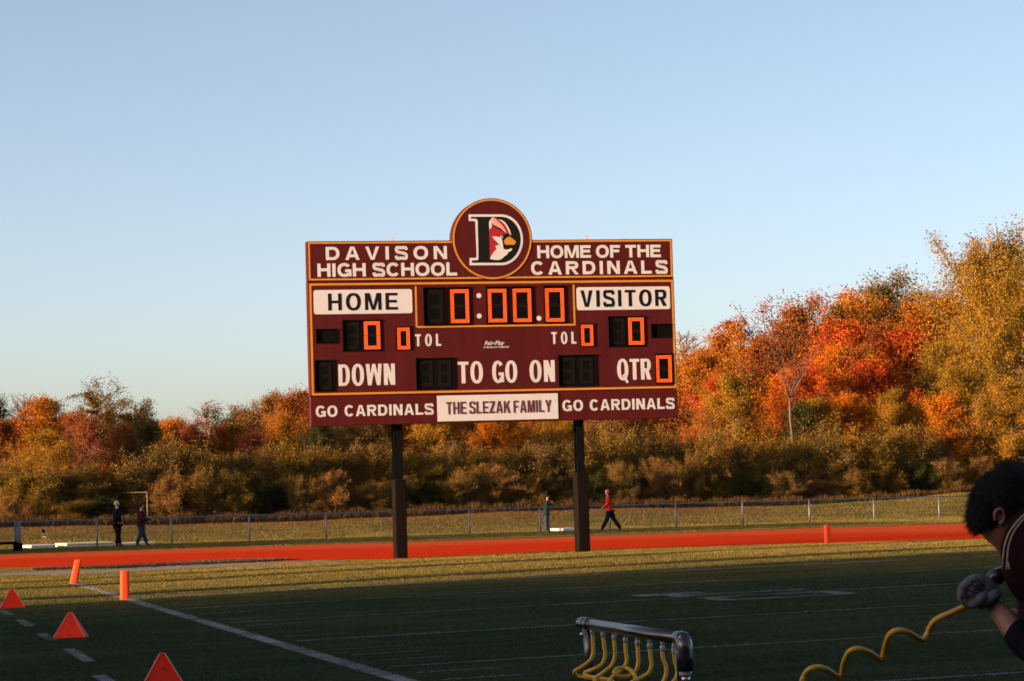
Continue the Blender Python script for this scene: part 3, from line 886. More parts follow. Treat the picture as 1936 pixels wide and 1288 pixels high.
# folding chair behind the small white mat
cg = G(82, 1031); ch = empty('folding_chair', (cg.x, cg.y + .6, float(zg(cg.x, cg.y + .6))), math.radians(65))
tag(ch, 'open tan folding chair on the grass behind the small white mat', 'chair')
ch.scale = (.72, .72, .72)
M_TAN = plain('tan_metal', (.20, .14, .09), .5, var=.1)
mb = MB(); mb.bevbox((-.20, -.19, .43), (.20, .19, .46), .01); mb.build('seat', M_TAN, ch)
mb = MB(); mb.bevbox((-.20, .22, .66), (.20, .25, .86), .01); mb.build('backrest', M_DARKMETAL, ch)
for s in (-1, 1):
    mb = MB(); mb.tube([(s * .22, -.26, 0), (s * .22, .25, .90)], .013, 6); mb.build('leg', M_TAN, ch)
    mb = MB(); mb.tube([(s * .20, .26, 0), (s * .20, -.17, .46)], .013, 6); mb.build('leg', M_TAN, ch)

# soccer goal at the edge of the brush
def goal():
    Y = 114.5
    b = P(279, 978, Y); z0 = float(zg(b.x, Y)); zt_ = P(279, 930.5, Y).z
    g = empty('soccer_goal', (b.x, Y, z0), math.radians(-58)); tag(g, 'faint pale soccer goal frame against the dark brush above the walking men', 'goal')
    H = zt_ - z0; Wd = 3.6
    m = plain('white_goal_paint', (.16, .135, .10), .5, var=.1)
    for x, rr in ((0, .026), (-Wd, .016)):
        mb = MB(); mb.tube([(x, 0, -.1), (x, 0, H)], rr, 8); mb.build('goal_post', m, g, True)
    mb = MB(); mb.tube([(0, 0, H), (-Wd, 0, H)], .012, 8); mb.build('crossbar', m, g, True)
goal()

# ------------------------------------------------------------------ pylons and wedge markers
def pylon(px, py, label, lean=(0, 0), rz=0.0):
    g = G(px, py); t = empty('end_zone_pylon', g, rz)
    tag(t, label, 'pylon', 'orange end zone pylons')
    mb = MB(); n = 24
    prof = [(0, .066), (.02, .072), (.05, .072), (.40, .069), (.445, .066), (.457, .056)]
    bm = []
    def sq(r, k):
        a = 2 * math.pi * k / n; c, s = math.cos(a), math.sin(a); e = .55
        return r * math.copysign(abs(c) ** e, c), r * math.copysign(abs(s) ** e, s)
    for z, r in prof:
        for k in range(n):
            x, y = sq(r, k); bm.append((x + lean[0] * z, y + lean[1] * z, z + .01))
    fs = []
    for i in range(len(prof) - 1):
        for k in range(n): fs.append((i * n + k, i * n + (k + 1) % n, (i + 1) * n + (k + 1) % n, (i + 1) * n + k))
    fs.append(tuple((len(prof) - 1) * n + k for k in range(n)))
    mb.add(bm, fs); mb.build('foam_body', M_ORANGE, t)
    mb = MB()
    mb.add([(lean[0] * 0 + sq(.078, k)[0], sq(.078, k)[1], z) for z in (-.02, .022) for k in range(n)], [(k, (k + 1) % n, n + (k + 1) % n, n + k) for k in range(n)] + [tuple(n + k for k in range(n))])
    mb.build('base_band', M_ORANGE, t)
pylon(139, 1103.5, 'leaning orange pylon at the back left corner of the end zone', (.22, .02), math.radians(10))
pylon(236, 1134.5, 'upright orange pylon on the sideline at the front corner of the end zone', (.015, 0), math.radians(16))
pylon(1565, 1029, 'distant orange pylon on the end line against the red track at right', (0, 0), math.radians(14))

M_WEDGE = plain('orange_wedge_vinyl', (.80, .034, .012), .6, spec=.12, var=.08, scale=5, bump=.15, bscale=20)
def wedge(px, py, w, h, rz, label, dep=.10, dirt=True):
    g = G(px, py); t = empty('yard_marker', g, rz)
    tag(t, label, 'yard marker', 'orange wedge yard markers')
    bm = bmesh.new(); pr = [(-w / 2, 0), (w / 2, 0), (w * .035, h), (-w * .035, h)]
    fr = [bm.verts.new((x, -dep * (1 - z / h * .75), z)) for x, z in pr]
    bk = [bm.verts.new((x, dep * (1 - z / h * .75), z)) for x, z in pr]
    bm.faces.new(fr); bm.faces.new(bk[::-1])
    for i in range(4): bm.faces.new((fr[i], bk[i], bk[(i + 1) % 4], fr[(i + 1) % 4]))
    bmesh.ops.recalc_face_normals(bm, faces=bm.faces)
    bmesh.ops.bevel(bm, geom=list(bm.edges), offset=.008, segments=2, affect='EDGES')
    me = bpy.data.meshes.new('foam_body'); bm.to_mesh(me); bm.free(); link('foam_body', me, M_WEDGE, t)
    for s in (-1, 1):
        mb = MB()
        mb.tube([(s * w * .49, -dep * .97, .012), (s * w * .05, -dep * .27, h * .985)], .0065, 6)
        mb.build('edge_seam', M_ORANGE_EDGE, t)
    if dirt:
        mb = MB(); mm = plain('scuff_mark', (.05, .018, .014), .8)
        for (a, b, c, d) in ((.02, .62, .055, .56), (.05, .55, .09, .50), (.00, .60, .02, .57), (-.03, .16, .05, .14)):
            f_ = lambda z: -dep * (1 - z * .75) - .003
            mb.add([(w * a, f_(b), h * b), (w * c, f_(d), h * d), (w * c, f_(d - .035), h * (d - .035)), (w * a, f_(b - .045), h * (b - .045))], [(0, 3, 2, 1)])
        mb.build('scuff', mm, t)
    return t
wedge(24, 1150, .385, .305, math.radians(8), 'orange wedge yard marker at the left edge of the picture, catching sunlight', dirt=False)
wedge(135, 1206, .385, .305, math.radians(-6), 'orange wedge yard marker in the middle of the three, scuffed near its tip')
wedge(308, 1303, .385, .305, math.radians(10), 'nearest orange wedge yard marker, cut off by the bottom of the picture')

# ------------------------------------------------------------------ trees
def leaf_material(name, cols, trans=.18, noise_scale=.55):
    """cols: list of base colours, blended by clump noise, varied leaf by leaf"""
    k = N(name)
    k.t.nodes.remove(k.b)
    g = k.n('ShaderNodeNewGeometry'); oi = k.n('ShaderNodeObjectInfo')
    off = k.n('ShaderNodeVectorMath', operation='ADD'); k.l(g.outputs['Position'], off.inputs[0])
    nz = k.noise(off.outputs[0], noise_scale, 3, .65)
    n = len(cols)
    c = k.ramp(nz, [(.30 + .42 * i / max(1, n - 1), cols[i]) for i in range(n)])
    r = g.outputs['Random Per Island']
    hs = k.n('ShaderNodeHueSaturation')
    k.l(c, hs.inputs['Color'])
    k.l(k.math('ADD', k.math('MULTIPLY', k.math('FRACT', k.math('MULTIPLY', r, 7.31)), .032), .494), hs.inputs['Hue'])
    k.l(k.math('ADD', k.math('MULTIPLY', r, .50), .73), hs.inputs['Value'])
    df = k.n('ShaderNodeBsdfDiffuse'); tr_ = k.n('ShaderNodeBsdfTranslucent'); mx = k.n('ShaderNodeMixShader')
    k.l(hs.outputs[0], df.inputs[0]); k.l(hs.outputs[0], tr_.inputs[0])
    mx.inputs[0].default_value = trans
    k.l(df.outputs[0], mx.inputs[1]); k.l(tr_.outputs[0], mx.inputs[2])
    k.l(mx.outputs[0], k.out.inputs[0])
    return k.m
PAL = {
    'orange': leaf_material('orange_leaves', [(.22, .062, .013), (.36, .112, .016), (.34, .150, .022)]),
    'flame': leaf_material('flame_orange_leaves', [(.33, .066, .010), (.43, .112, .012), (.42, .160, .016)]),
    'red': leaf_material('bright_red_leaves', [(.25, .034, .014), (.40, .046, .015), (.36, .085, .015)]),
    'rust': leaf_material('rust_leaves', [(.15, .040, .016), (.24, .068, .020), (.23, .090, .024)]),
    'pink': leaf_material('dusty_red_leaves', [(.17, .034, .020), (.24, .058, .028), (.22, .070, .028)]),
    'gold': leaf_material('gold_leaves', [(.20, .105, .018), (.29, .145, .020), (.33, .135, .018)]),
    'goldgreen': leaf_material('gold_green_leaves', [(.120, .080, .014), (.24, .130, .018), (.35, .148, .018)]),
    'olive': leaf_material('olive_leaves', [(.078, .056, .013), (.155, .098, .019), (.225, .122, .022)]),
    'oak': leaf_material('oak_leaves', [(.09, .060, .020), (.15, .092, .026), (.18, .085, .024)]),
    'brown': leaf_material('brown_leaves', [(.15, .075, .030), (.22, .11, .038), (.26, .12, .034)]),
    'green': leaf_material('dark_green_leaves', [(.022, .030, .011), (.046, .050, .015), (.075, .064, .018)]),
    'brush': leaf_material('dry_brush_leaves', [(.095, .056, .016), (.180, .100, .024), (.250, .125, .027)]),
    'brush2': leaf_material('grey_brush_leaves', [(.090, .060, .022), (.155, .096, .030), (.195, .112, .032)]),
    'weed': leaf_material('tall_dry_weeds', [(.034, .020, .010), (.070, .040, .015), (.125, .075, .028)], .2, 1.4),
}
M_BARK = plain('grey_brown_bark', (.10, .075, .055), .9, var=.3, scale=3, bump=.4)
M_BIRCH = plain('pale_bark', (.085, .058, .040), .8, var=.25, scale=3, bump=.3)
M_TWIG = plain('grey_twigs', (.22, .17, .14), .9, var=.25, scale=3)

def skeleton(r, kind):
    """unit-height tree: returns list of (polyline, radius0, radius1) and twig segments for the leaves"""
    limbs, twigs = [], []
    if kind == 'tree':   nl, hb, rad, rise = 30, .12, .36, .18
    if kind == 'oval':   nl, hb, rad, rise = 28, .10, .30, .35
    if kind == 'open':   nl, hb, rad, rise = 17, .28, .36, .5
    if kind == 'big':    nl, hb, rad, rise = 46, .12, .38, .20
    if kind == 'bush':   nl, hb, rad, rise = 24, .02, .60, .75
    if kind == 'bare':   nl, hb, rad, rise = 16, .30, .26, 1.0
    bend = r.normal(0, .03, 2)
    tr_ = [Vector((bend[0] * t * t * 2, bend[1] * t * 2 * t, t * (.93 if kind != 'bush' else .5))) for t in np.linspace(0, 1, 7)]
    def tp(h):
        t = min(1, h / (.93 if kind != 'bush' else .5)); return Vector((bend[0] * t * t * 2, bend[1] * 2 * t * t, h))
    limbs.append((tr_, .022 if kind != 'bush' else .02, .003))
    for i in range(nl):
        f = (i + r.random()) / nl
        if kind == 'bush':
            h = .02 + .25 * f; th = r.random() * 6.283; el = .25 + 1.25 * f ** .8 + r.normal(0, .08)
            L = (.50 + .42 * math.sin(el)) * (.8 + .3 * r.random())
            L = min(L, .95 - h)
            d = Vector((math.cos(th) * math.cos(el), math.sin(th) * math.cos(el), math.sin(el)))
        else:
            h = hb + (.93 - hb) * f; th = i * 2.399 + r.normal(0, .4)
            prof = {'big': math.sin(math.pi * min(1, .22 + .70 * f)) ** .7, 'tree': math.sin(math.pi * min(1, .22 + .74 * f)) ** .7, 'oval': math.sin(math.pi * min(1, .15 + .8 * f)) ** .8, 'open': (.35 + .65 * math.sin(math.pi * (.1 + .75 * f))), 'bare': .9 - .5 * f}[kind]
            L = rad * prof * (.75 + .5 * r.random())
            e = rise + .75 * f * f + r.normal(0, .1)
            d = Vector((math.cos(th) * math.cos(e), math.sin(th) * math.cos(e), math.sin(e)))
        b0 = tp(h); pts = [b0]
        for s in range(1, 6):
            dd = (d + Vector((0, 0, .12 * s * (.4 if kind != 'bare' else .7))) + Vector(r.normal(0, .10, 3))).normalized()
            pts.append(pts[-1] + dd * L / 5)
        limbs.append((pts, .011 * (1.1 - .6 * f), .002))
        ns = {'big': 9, 'tree': 7, 'oval': 7, 'open': 6, 'bush': 7, 'bare': 7}[kind]
        for j in range(ns):
            t = .22 + .78 * (j + r.random() * .8) / ns; q = pts[min(4, int(t * 5))].lerp(pts[min(5, int(t * 5) + 1)], t * 5 - int(t * 5)) if t < 1 else pts[-1]
            sd = (d * .6 + Vector(r.normal(0, .75, 3)) + Vector((0, 0, .25))).normalized(); sl = L * (.30 + .25 * r.random()) + .02
            e_ = q + sd * sl
            if kind == 'bare':
                m_ = q.lerp(e_, .5) + Vector(r.normal(0, .008, 3)); limbs.append(([q, m_, e_], .0035, .0012))
                for _ in range(3):
                    q2 = q.lerp(e_, .3 + .6 * r.random()); limbs.append(([q2, q2 + (sd + Vector(r.normal(0, .5, 3)) + Vector((0, 0, .4))).normalized() * sl * .6], .0016, .0008))
            elif j % 2 == 0:
                limbs.append(([q, e_], .0035, .001))
            twigs.append((q, e_))
    return limbs, twigs
def leaf_mesh(r, twigs, count, size, spread, kind):
    n = len(twigs); a = np.array([list(t[0]) for t in twigs]); b = np.array([list(t[1]) for t in twigs])
    dens = r.gamma(1.3, 1, n); dens /= dens.sum()
    pick = r.choice(n, count, p=dens)
    t = r.random(count)[:, None]
    sp = (spread * (.5 + 1.0 * r.random(n)))[pick][:, None]
    c = a[pick] * (1 - t) + b[pick] * t + r.normal(0, 1, (count, 3)) * sp * np.array([1, 1, .75])
    c[:, 2] = np.maximum(c[:, 2], .01)
    u = r.normal(0, 1, (count, 3)); u /= np.linalg.norm(u, axis=1)[:, None]
    w_ = np.cross(u, r.normal(0, 1, (count, 3))); w_ /= np.linalg.norm(w_, axis=1)[:, None]
    s = size * (.55 + .9 * r.random(count))[:, None]
    v = np.stack([c - u * s, c + w_ * s * .55 - u * s * .1, c + u * s, c - w_ * s * .55 - u * s * .1], 1).reshape(-1, 3)
    f = np.arange(count * 4).reshape(-1, 4)
    return fast_mesh('crown', v, f)
def limb_mesh(limbs, thick=1.0, n=5):
    mb = MB()
    for i, (pts, r0, r1) in enumerate(limbs):
        k = len(pts); mb.tube(pts, [thick * (r0 + (r1 - r0) * j / (k - 1)) for j in range(k)], n if i == 0 else 4, cap=False)
    me = bpy.data.meshes.new('trunk'); me.from_pydata(mb.v, [], mb.f); return me
PROTO = {}
for kind, cnt, nvar, size, spread in (('tree', 38000, 5, .0066, .034), ('big', 90000, 2, .0052, .026), ('oval', 30000, 3, .0072, .032), ('open', 20000, 3, .0075, .024), ('bush', 30000, 5, .0125, .050), ('bare', 0, 3, 0, 0)):
    PROTO[kind] = []
    for vv in range(nvar):
        r = np.random.default_rng(100 + 17 * vv + len(kind) * 3 + ord(kind[0]))
        limbs, twigs = skeleton(r, kind)
        lm_, cm_ = limb_mesh(limbs), leaf_mesh(r, twigs, cnt, size, spread, kind) if cnt else None
        ref = cm_ or lm_; co = np.empty(len(ref.vertices) * 3); ref.vertices.foreach_get('co', co); co = co.reshape(-1, 3)
        PROTO[kind].append((lm_, cm_, float(np.percentile(co[:, 2], 99.4)), 2 * float(np.percentile(np.hypot(co[:, 0], co[:, 1]), 93))))
tcount = 0
def plant(name, cat, px, ytop, wpx, t, kind, pal, label, group=None, bark=None, base_px=None):
    """t: metres behind the fence; ytop / wpx: top and width in the photograph"""
    global tcount
    d = ray(px, hor(px)); k = d.x / d.y
    X = k * (98 + t + 16.3 * .513) / (1 - k * .513)
    if abs(X) > 45: X = math.copysign(45, X)
    Yv = fenceY(X) + t; X = k * Yv
    z0 = float(zg(X, Yv)) - .05
    ht = P(px, ytop, Yv).z - z0
    wd = wpx * Yv / FPX
    tm, cm, ph, pw = PROTO[kind][tcount % len(PROTO[kind])]; tcount += 1
    sz = ht / ph; sxy = wd / pw * (1.12 if kind != 'bush' else 1.0)
    if kind != 'bush': sxy = max(sxy, ht * .55 / pw)
    o = empty(name, (X, Yv, z0), random.random() * 6.283)
    o.scale = (sxy, sxy, sz)
    tag(o, label, cat, group)
    tk = bpy.data.objects.new('stems' if kind == 'bush' else 'trunk', tm); C.objects.link(tk); tk.parent = o
    if not tm.materials: tm.materials.append(M_BARK)
    tk.material_slots[0].link = 'OBJECT'; tk.material_slots[0].material = bark or (M_TWIG if kind == 'bare' else M_BARK)
    if cm is not None:
        cr = bpy.data.objects.new('foliage' if kind == 'bush' else 'crown', cm); C.objects.link(cr); cr.parent = o
        if not cm.materials: cm.materials.append(PAL['olive'])
        cr.material_slots[0].link = 'OBJECT'; cr.material_slots[0].material = PAL[pal]
    return o
# (px, top y, width, metres behind the fence, kind, palette, label)
TREES = [
    # left of the scoreboard, back row first
    (-8, 752, 90, 52, 'tree', 'green', 'dark green tree cut by the left edge of the picture'),
    (30, 742, 60, 50, 'bare', None, 'bare grey tree poking above the crowns at the far left'),
    (8, 795, 90, 42, 'oval', 'rust', 'rust brown tree at the left edge, below the dark green one'),
    (88, 754, 80, 44, 'oval', 'orange', 'tall narrow orange tree left of the lacy olive tree'),
    (48, 792, 56, 46, 'oval', 'pink', 'dusty red tree between the left edge and the tall orange tree'),
    (186, 722, 140, 56, 'open', 'oak', 'tall lacy olive brown tree with sky showing through, highest at left'),
    (250, 757, 52, 54, 'open', 'oak', 'thin brown tree just right of the tall lacy olive one'),
    (165, 780, 92, 40, 'tree', 'pink', 'dusty red tree in front of the tall lacy olive one'),
    (80, 815, 124, 30, 'tree', 'gold', 'golden tree with large bright leaves at far left'),
    (232, 805, 70, 44, 'tree', 'rust', 'small rust tree right of the dusty red one at left'),
    (285, 800, 90, 40, 'tree', 'green', 'dark green round tree at left with brown edges'),
    (325, 794, 56, 48, 'oval', 'orange', 'narrow orange tree on the low skyline at left'),
    (285, 795, 50, 55, 'oval', 'rust', 'brownish tree top low on the skyline at left'),
    (372, 797, 70, 46, 'tree', 'pink', 'raspberry red tree on the low skyline left of the scoreboard'),
    (412, 758, 50, 60, 'bare', None, 'bare grey tree at the lowest dip of the skyline'),
    (438, 768, 52, 54, 'open', 'oak', 'thin olive tree standing alone on the skyline left of the scoreboard'),
    (425, 805, 80, 48, 'tree', 'rust', 'dark rust tree below the thin olive tree'),
    (502, 746, 84, 52, 'tree', 'brown', 'brown green tree with a rounded top left of the scoreboard'),
    (470, 778, 56, 56, 'oval', 'oak', 'brown tree in a gap of the skyline left of the scoreboard'),
    (527, 782, 74, 46, 'tree', 'orange', 'glowing orange tree left of the scoreboard'),
    (574, 742, 62, 50, 'oval', 'rust', 'orange brown tree touching the left edge of the scoreboard'),
    (478, 820, 76, 40, 'tree', 'pink', 'dull red tree below the rounded brown green one'),
    (598, 800, 62, 42, 'tree', 'green', 'dark evergreen below the left lower corner of the scoreboard'),
    # behind and under the scoreboard
    (625, 745, 80, 56, 'tree', 'rust', 'rust tree hidden behind the left side of the scoreboard'),
    (640, 800, 90, 48, 'tree', 'brown', 'brown tree peeping below the scoreboard, left of its left post'),
    (700, 770, 90, 46, 'tree', 'oak', 'olive brown tree directly left of the left post under the board'),
    (735, 790, 60, 52, 'tree', 'green', 'dark tree behind the left scoreboard post'),
    (788, 778, 64, 46, 'oval', 'red', 'red orange tree right beside the left scoreboard post'),
    (822, 785, 60, 42, 'oval', 'gold', 'bright yellow tree under the board, right of the left post'),
    (860, 782, 70, 50, 'tree', 'orange', 'orange brown tree under the left end of the white sponsor panel'),
    (900, 788, 60, 50, 'oval', 'brown', 'dull brown tree under the white sponsor panel'),
    (935, 785, 80, 44, 'tree', 'flame', 'flame orange tree under the middle of the white sponsor panel'),
    (985, 788, 70, 44, 'tree', 'orange', 'orange tree under the right half of the white sponsor panel'),
    (1035, 770, 90, 48, 'tree', 'gold', 'old gold tree under the right end of the white sponsor panel'),
    (1085, 760, 70, 52, 'tree', 'goldgreen', 'yellow brown tree behind the right scoreboard post'),
    (1145, 748, 100, 44, 'tree', 'brown', 'soft tan tree right of the right scoreboard post'),
    (1215, 735, 90, 46, 'tree', 'rust', 'rust tree under the lower right lettering of the scoreboard'),
    (1262, 700, 90, 52, 'tree', 'orange', 'orange tree partly hidden by the right edge of the scoreboard'),
    # right of the scoreboard
    (1316, 622, 62, 58, 'bare', None, 'bare pale tree on the skyline just right of the scoreboard'),
    (1352, 668, 60, 60, 'oval', 'rust', 'rust tree on the skyline behind the bare pale tree'),
    (1300, 690, 80, 46, 'tree', 'rust', 'dull orange tree at the right edge of the scoreboard'),
    (1342, 668, 90, 42, 'tree', 'orange', 'orange tree right of the scoreboard below the bare pale one'),
    (1352, 715, 70, 34, 'tree', 'red', 'deep red tree low in the wood right of the scoreboard'),
    (1398, 618, 100, 50, 'tree', 'orange', 'large orange tree stepping up the skyline at right'),
    (1440, 576, 66, 60, 'open', 'pink', 'pinkish spire of a tree rising above the skyline at right'),
    (1455, 640, 120, 46, 'tree', 'rust', 'rust orange tree behind the forked pale trunk'),
    (1392, 712, 116, 28, 'tree', 'goldgreen', 'rounded olive gold tree low in front, right of the scoreboard'),
    (1470, 705, 90, 32, 'tree', 'flame', 'vivid orange tree at the foot of the forked pale trunk'),
    (1545, 568, 150, 56, 'tree', 'rust', 'broad brown orange tree with a twiggy top at right'),
    (1588, 582, 66, 60, 'tree', 'oak', 'olive oak top right of the broad brown orange tree'),
    (1548, 690, 84, 30, 'tree', 'red', 'deep red orange tree right of the forked pale trunk'),
    (1518, 762, 54, 26, 'oval', 'green', 'small dark evergreen low among the orange trees'),
    (1655, 556, 140, 60, 'tree', 'orange', 'tall orange tree left of the olive oak on the skyline'),
    (1705, 524, 120, 66, 'tree', 'oak', 'olive oak with the highest rounded top in the middle right'),
    (1752, 557, 62, 64, 'tree', 'green', 'dark green tree top beside the olive oak'),
    (1608, 615, 70, 42, 'oval', 'red', 'slim bright red tree in the upper middle of the right wood'),
    (1585, 655, 90, 34, 'tree', 'flame', 'bright orange tree above the low yellow one'),
    (1556, 755, 50, 25, 'oval', 'gold', 'small yellow tree low among the orange ones'),
    (1640, 655, 84, 38, 'tree', 'rust', 'dark rust tree in shade between the two red ones'),
    (1668, 610, 90, 46, 'tree', 'rust', 'rust red tree below the olive oak'),
    (1727, 628, 62, 40, 'oval', 'red', 'brightest red tree, left of the big gold green tree'),
    (1615, 745, 100, 26, 'tree', 'flame', 'low flame orange tree in the middle of the right wood'),
    (1672, 685, 66, 30, 'oval', 'red', 'coral red tree below and left of the brightest red one'),
    (1700, 740, 100, 24, 'tree', 'goldgreen', 'olive gold tree low in front of the coral red one'),
    (1790, 560, 90, 52, 'tree', 'orange', 'orange tree top between the dark green top and the big gold tree'),
    (1790, 650, 100, 32, 'tree', 'goldgreen', 'green gold tree in front of the big gold tree'),
    (1800, 748, 52, 22, 'oval', 'flame', 'slender flame orange sapling low at right'),
    (1900, 446, 250, 34, 'big', 'goldgreen', 'biggest tree of all, gold green, cut by the right edge'),
    (1940, 520, 200, 26, 'big', 'goldgreen', 'gold green tree at the right edge below the biggest crown'),
    (1835, 690, 130, 22, 'tree', 'goldgreen', 'lower gold green tree left of the athlete at the right edge'),
    (1915, 720, 130, 20, 'tree', 'gold', 'golden tree right above the head of the athlete'),
]
for (px, yt, wp, t, kind, pal, lb) in TREES:
    pale = kind == 'bare' and 'forked' in lb
    plant('bare_tree' if kind == 'bare' else 'autumn_tree', 'tree', px, yt, wp, t, kind, pal, lb, 'autumn trees beyond the fence', M_BIRCH if pale else None)
def forked_tree():
    Yf = fenceY(14) + 25; q = lambda x, y, dy=0: P(x, y, Yf + dy)
    b = q(1501, 905); o = empty('bare_tree', (b.x, Yf, float(zg(b.x, Yf)))); tag(o, 'pale forked trunk with bare limbs in front of the orange trees', 'tree')
    lo = Vector(o.location); mb = MB(); R_ = lambda *a: [p_ - lo for p_ in a]
    mb.tube([Vector((0, 0, -.2))] + R_(q(1499, 840), q(1494, 790), q(1493, 752)), [.10, .085, .075, .07], 8)
    rr = np.random.default_rng(4)
    for tgt, r0 in (((1480, 700), .055), ((1462, 672), .03), ((1520, 690), .055), ((1548, 655), .03), ((1505, 690), .04), ((1532, 676), .03), ((1470, 640), .02), ((1500, 640), .022), ((1560, 640), .018)):
        mid = ((1493 + tgt[0]) / 2 + rr.normal(0, 3), (752 + tgt[1]) / 2 + 6)
        mb.tube(R_(q(1493, 754), q(*mid, rr.normal(0, .4)), q(*tgt, rr.normal(0, .7))), [r0, r0 * .8, r0 * .35], 6)
        for _ in range(5):
            s_ = q(tgt[0] * .6 + mid[0] * .4 + rr.normal(0, 2), tgt[1] * .6 + mid[1] * .4 + rr.normal(0, 3))
            mb.tube(R_(s_, q(tgt[0] + rr.normal(0, 14), tgt[1] - 18 + rr.normal(0, 12), rr.normal(0, .4))), [r0 * .3, .006], 4)
    mb.build('trunk', M_BIRCH, o, True)
forked_tree()
# brush row in front of the trees
where = ['at the far left edge', 'below the golden tree at far left', 'under the dusty red tree at left', 'above the white haired walking man', 'above the man in the dark red top', 'right of the soccer goal', 'above the third fence post',
         'left of the scoreboard', 'under the glowing orange tree', 'under the left corner of the scoreboard', 'left of the left scoreboard post', 'behind the left scoreboard post', 'under the bright yellow tree',
         'under the left part of the white sponsor panel', 'under the middle of the white sponsor panel', 'left of the man in green', 'behind the man in green', 'behind the right scoreboard post', 'behind the man in red',
         'right of the man in red', 'below the right corner of the scoreboard', 'right of the scoreboard', 'under the olive gold tree', 'left of the forked pale trunk', 'at the foot of the forked pale trunk', 'under the small yellow tree',
         'under the low flame orange tree', 'above the distant pylon', 'under the olive gold tree at right', 'under the flame orange sapling', 'left of the head of the athlete', 'behind the head of the athlete', 'at the far right edge']
bx = np.linspace(-10, 1950, len(where))
tops = dict()
prof_x = [0, 150, 250, 330, 400, 470, 560, 640, 720, 800, 900, 1000, 1100, 1200, 1300, 1400, 1500, 1600, 1700, 1800, 1936]
prof_y = [880, 885, 880, 838, 845, 870, 835, 845, 850, 850, 838, 862, 830, 815, 815, 838, 850, 822, 820, 828, 815]
for i, (x, wh) in enumerate(zip(bx, where)):
    yt = np.interp(x, prof_x, prof_y)
    pal = ['brush', 'olive', 'brush2', 'olive', 'brush', 'brush2'][i % 6]
    plant('shrub', 'shrub', x + random.uniform(-10, 10), yt + random.uniform(-12, 12), random.uniform(100, 140), 22 + random.uniform(-1, 2), 'bush', pal, 'tall tangled shrub ' + wh, 'tall shrubs along the wood edge')
    plant('shrub', 'shrub', x + 30 + random.uniform(-8, 8), yt + 52 + random.uniform(-12, 14), random.uniform(62, 88), 19.0 + random.uniform(-.6, .8), 'bush', ['brown', 'brush', 'olive', 'green', 'brush2'][i % 5], 'low leafy shrub ' + wh, 'low shrubs along the wood edge')
# far wood that closes the gaps
def far_wood():
    r = np.random.default_rng(5); n = 46000
    px = r.uniform(-150, 2100, n); tt_ = r.uniform(62, 78, n)
    k = np.array([(lambda d: d.x / d.y)(ray(p, hor(p))) for p in np.linspace(-150, 2100, 200)])
    kk = np.interp(px, np.linspace(-150, 2100, 200), k)
    X = kk * (98 + tt_ + 8.36) / (1 - kk * .513); Y = X / kk
    Y = 98 + (X + 16.3) * .513 + tt_
    top = np.interp(px, [0, 120, 300, 420, 560, 640, 1250, 1330, 1500, 1700, 1936], [800, 800, 815, 820, 790, 760, 720, 690, 640, 600, 560]) + 9 * np.sin(px * .09) + 7 * np.sin(px * .23)
    hy = HORY - (px - 968) * math.tan(ROLL)
    ztop = CAMH + (hy - top) * Y / FPX
    z = .4 + (ztop - .4) * np.sqrt(r.random(n))
    c = np.stack([X, Y, z], -1)
    u = r.normal(0, 1, (n, 3)); u /= np.linalg.norm(u, axis=1)[:, None]
    w_ = np.cross(u, r.normal(0, 1, (n, 3))); w_ /= np.linalg.norm(w_, axis=1)[:, None]
    s = (.22 + .22 * r.random(n))[:, None]
    v = np.stack([c - u * s, c + w_ * s * .7, c + u * s, c - w_ * s * .7], 1).reshape(-1, 3)
    o = link('far_wood', fast_mesh('far_wood', v, np.arange(n * 4).reshape(-1, 4)), PAL['brown'])
    tag(o, 'dense brown autumn wood far behind the first rows of trees', 'wood', kind='stuff')
far_wood()
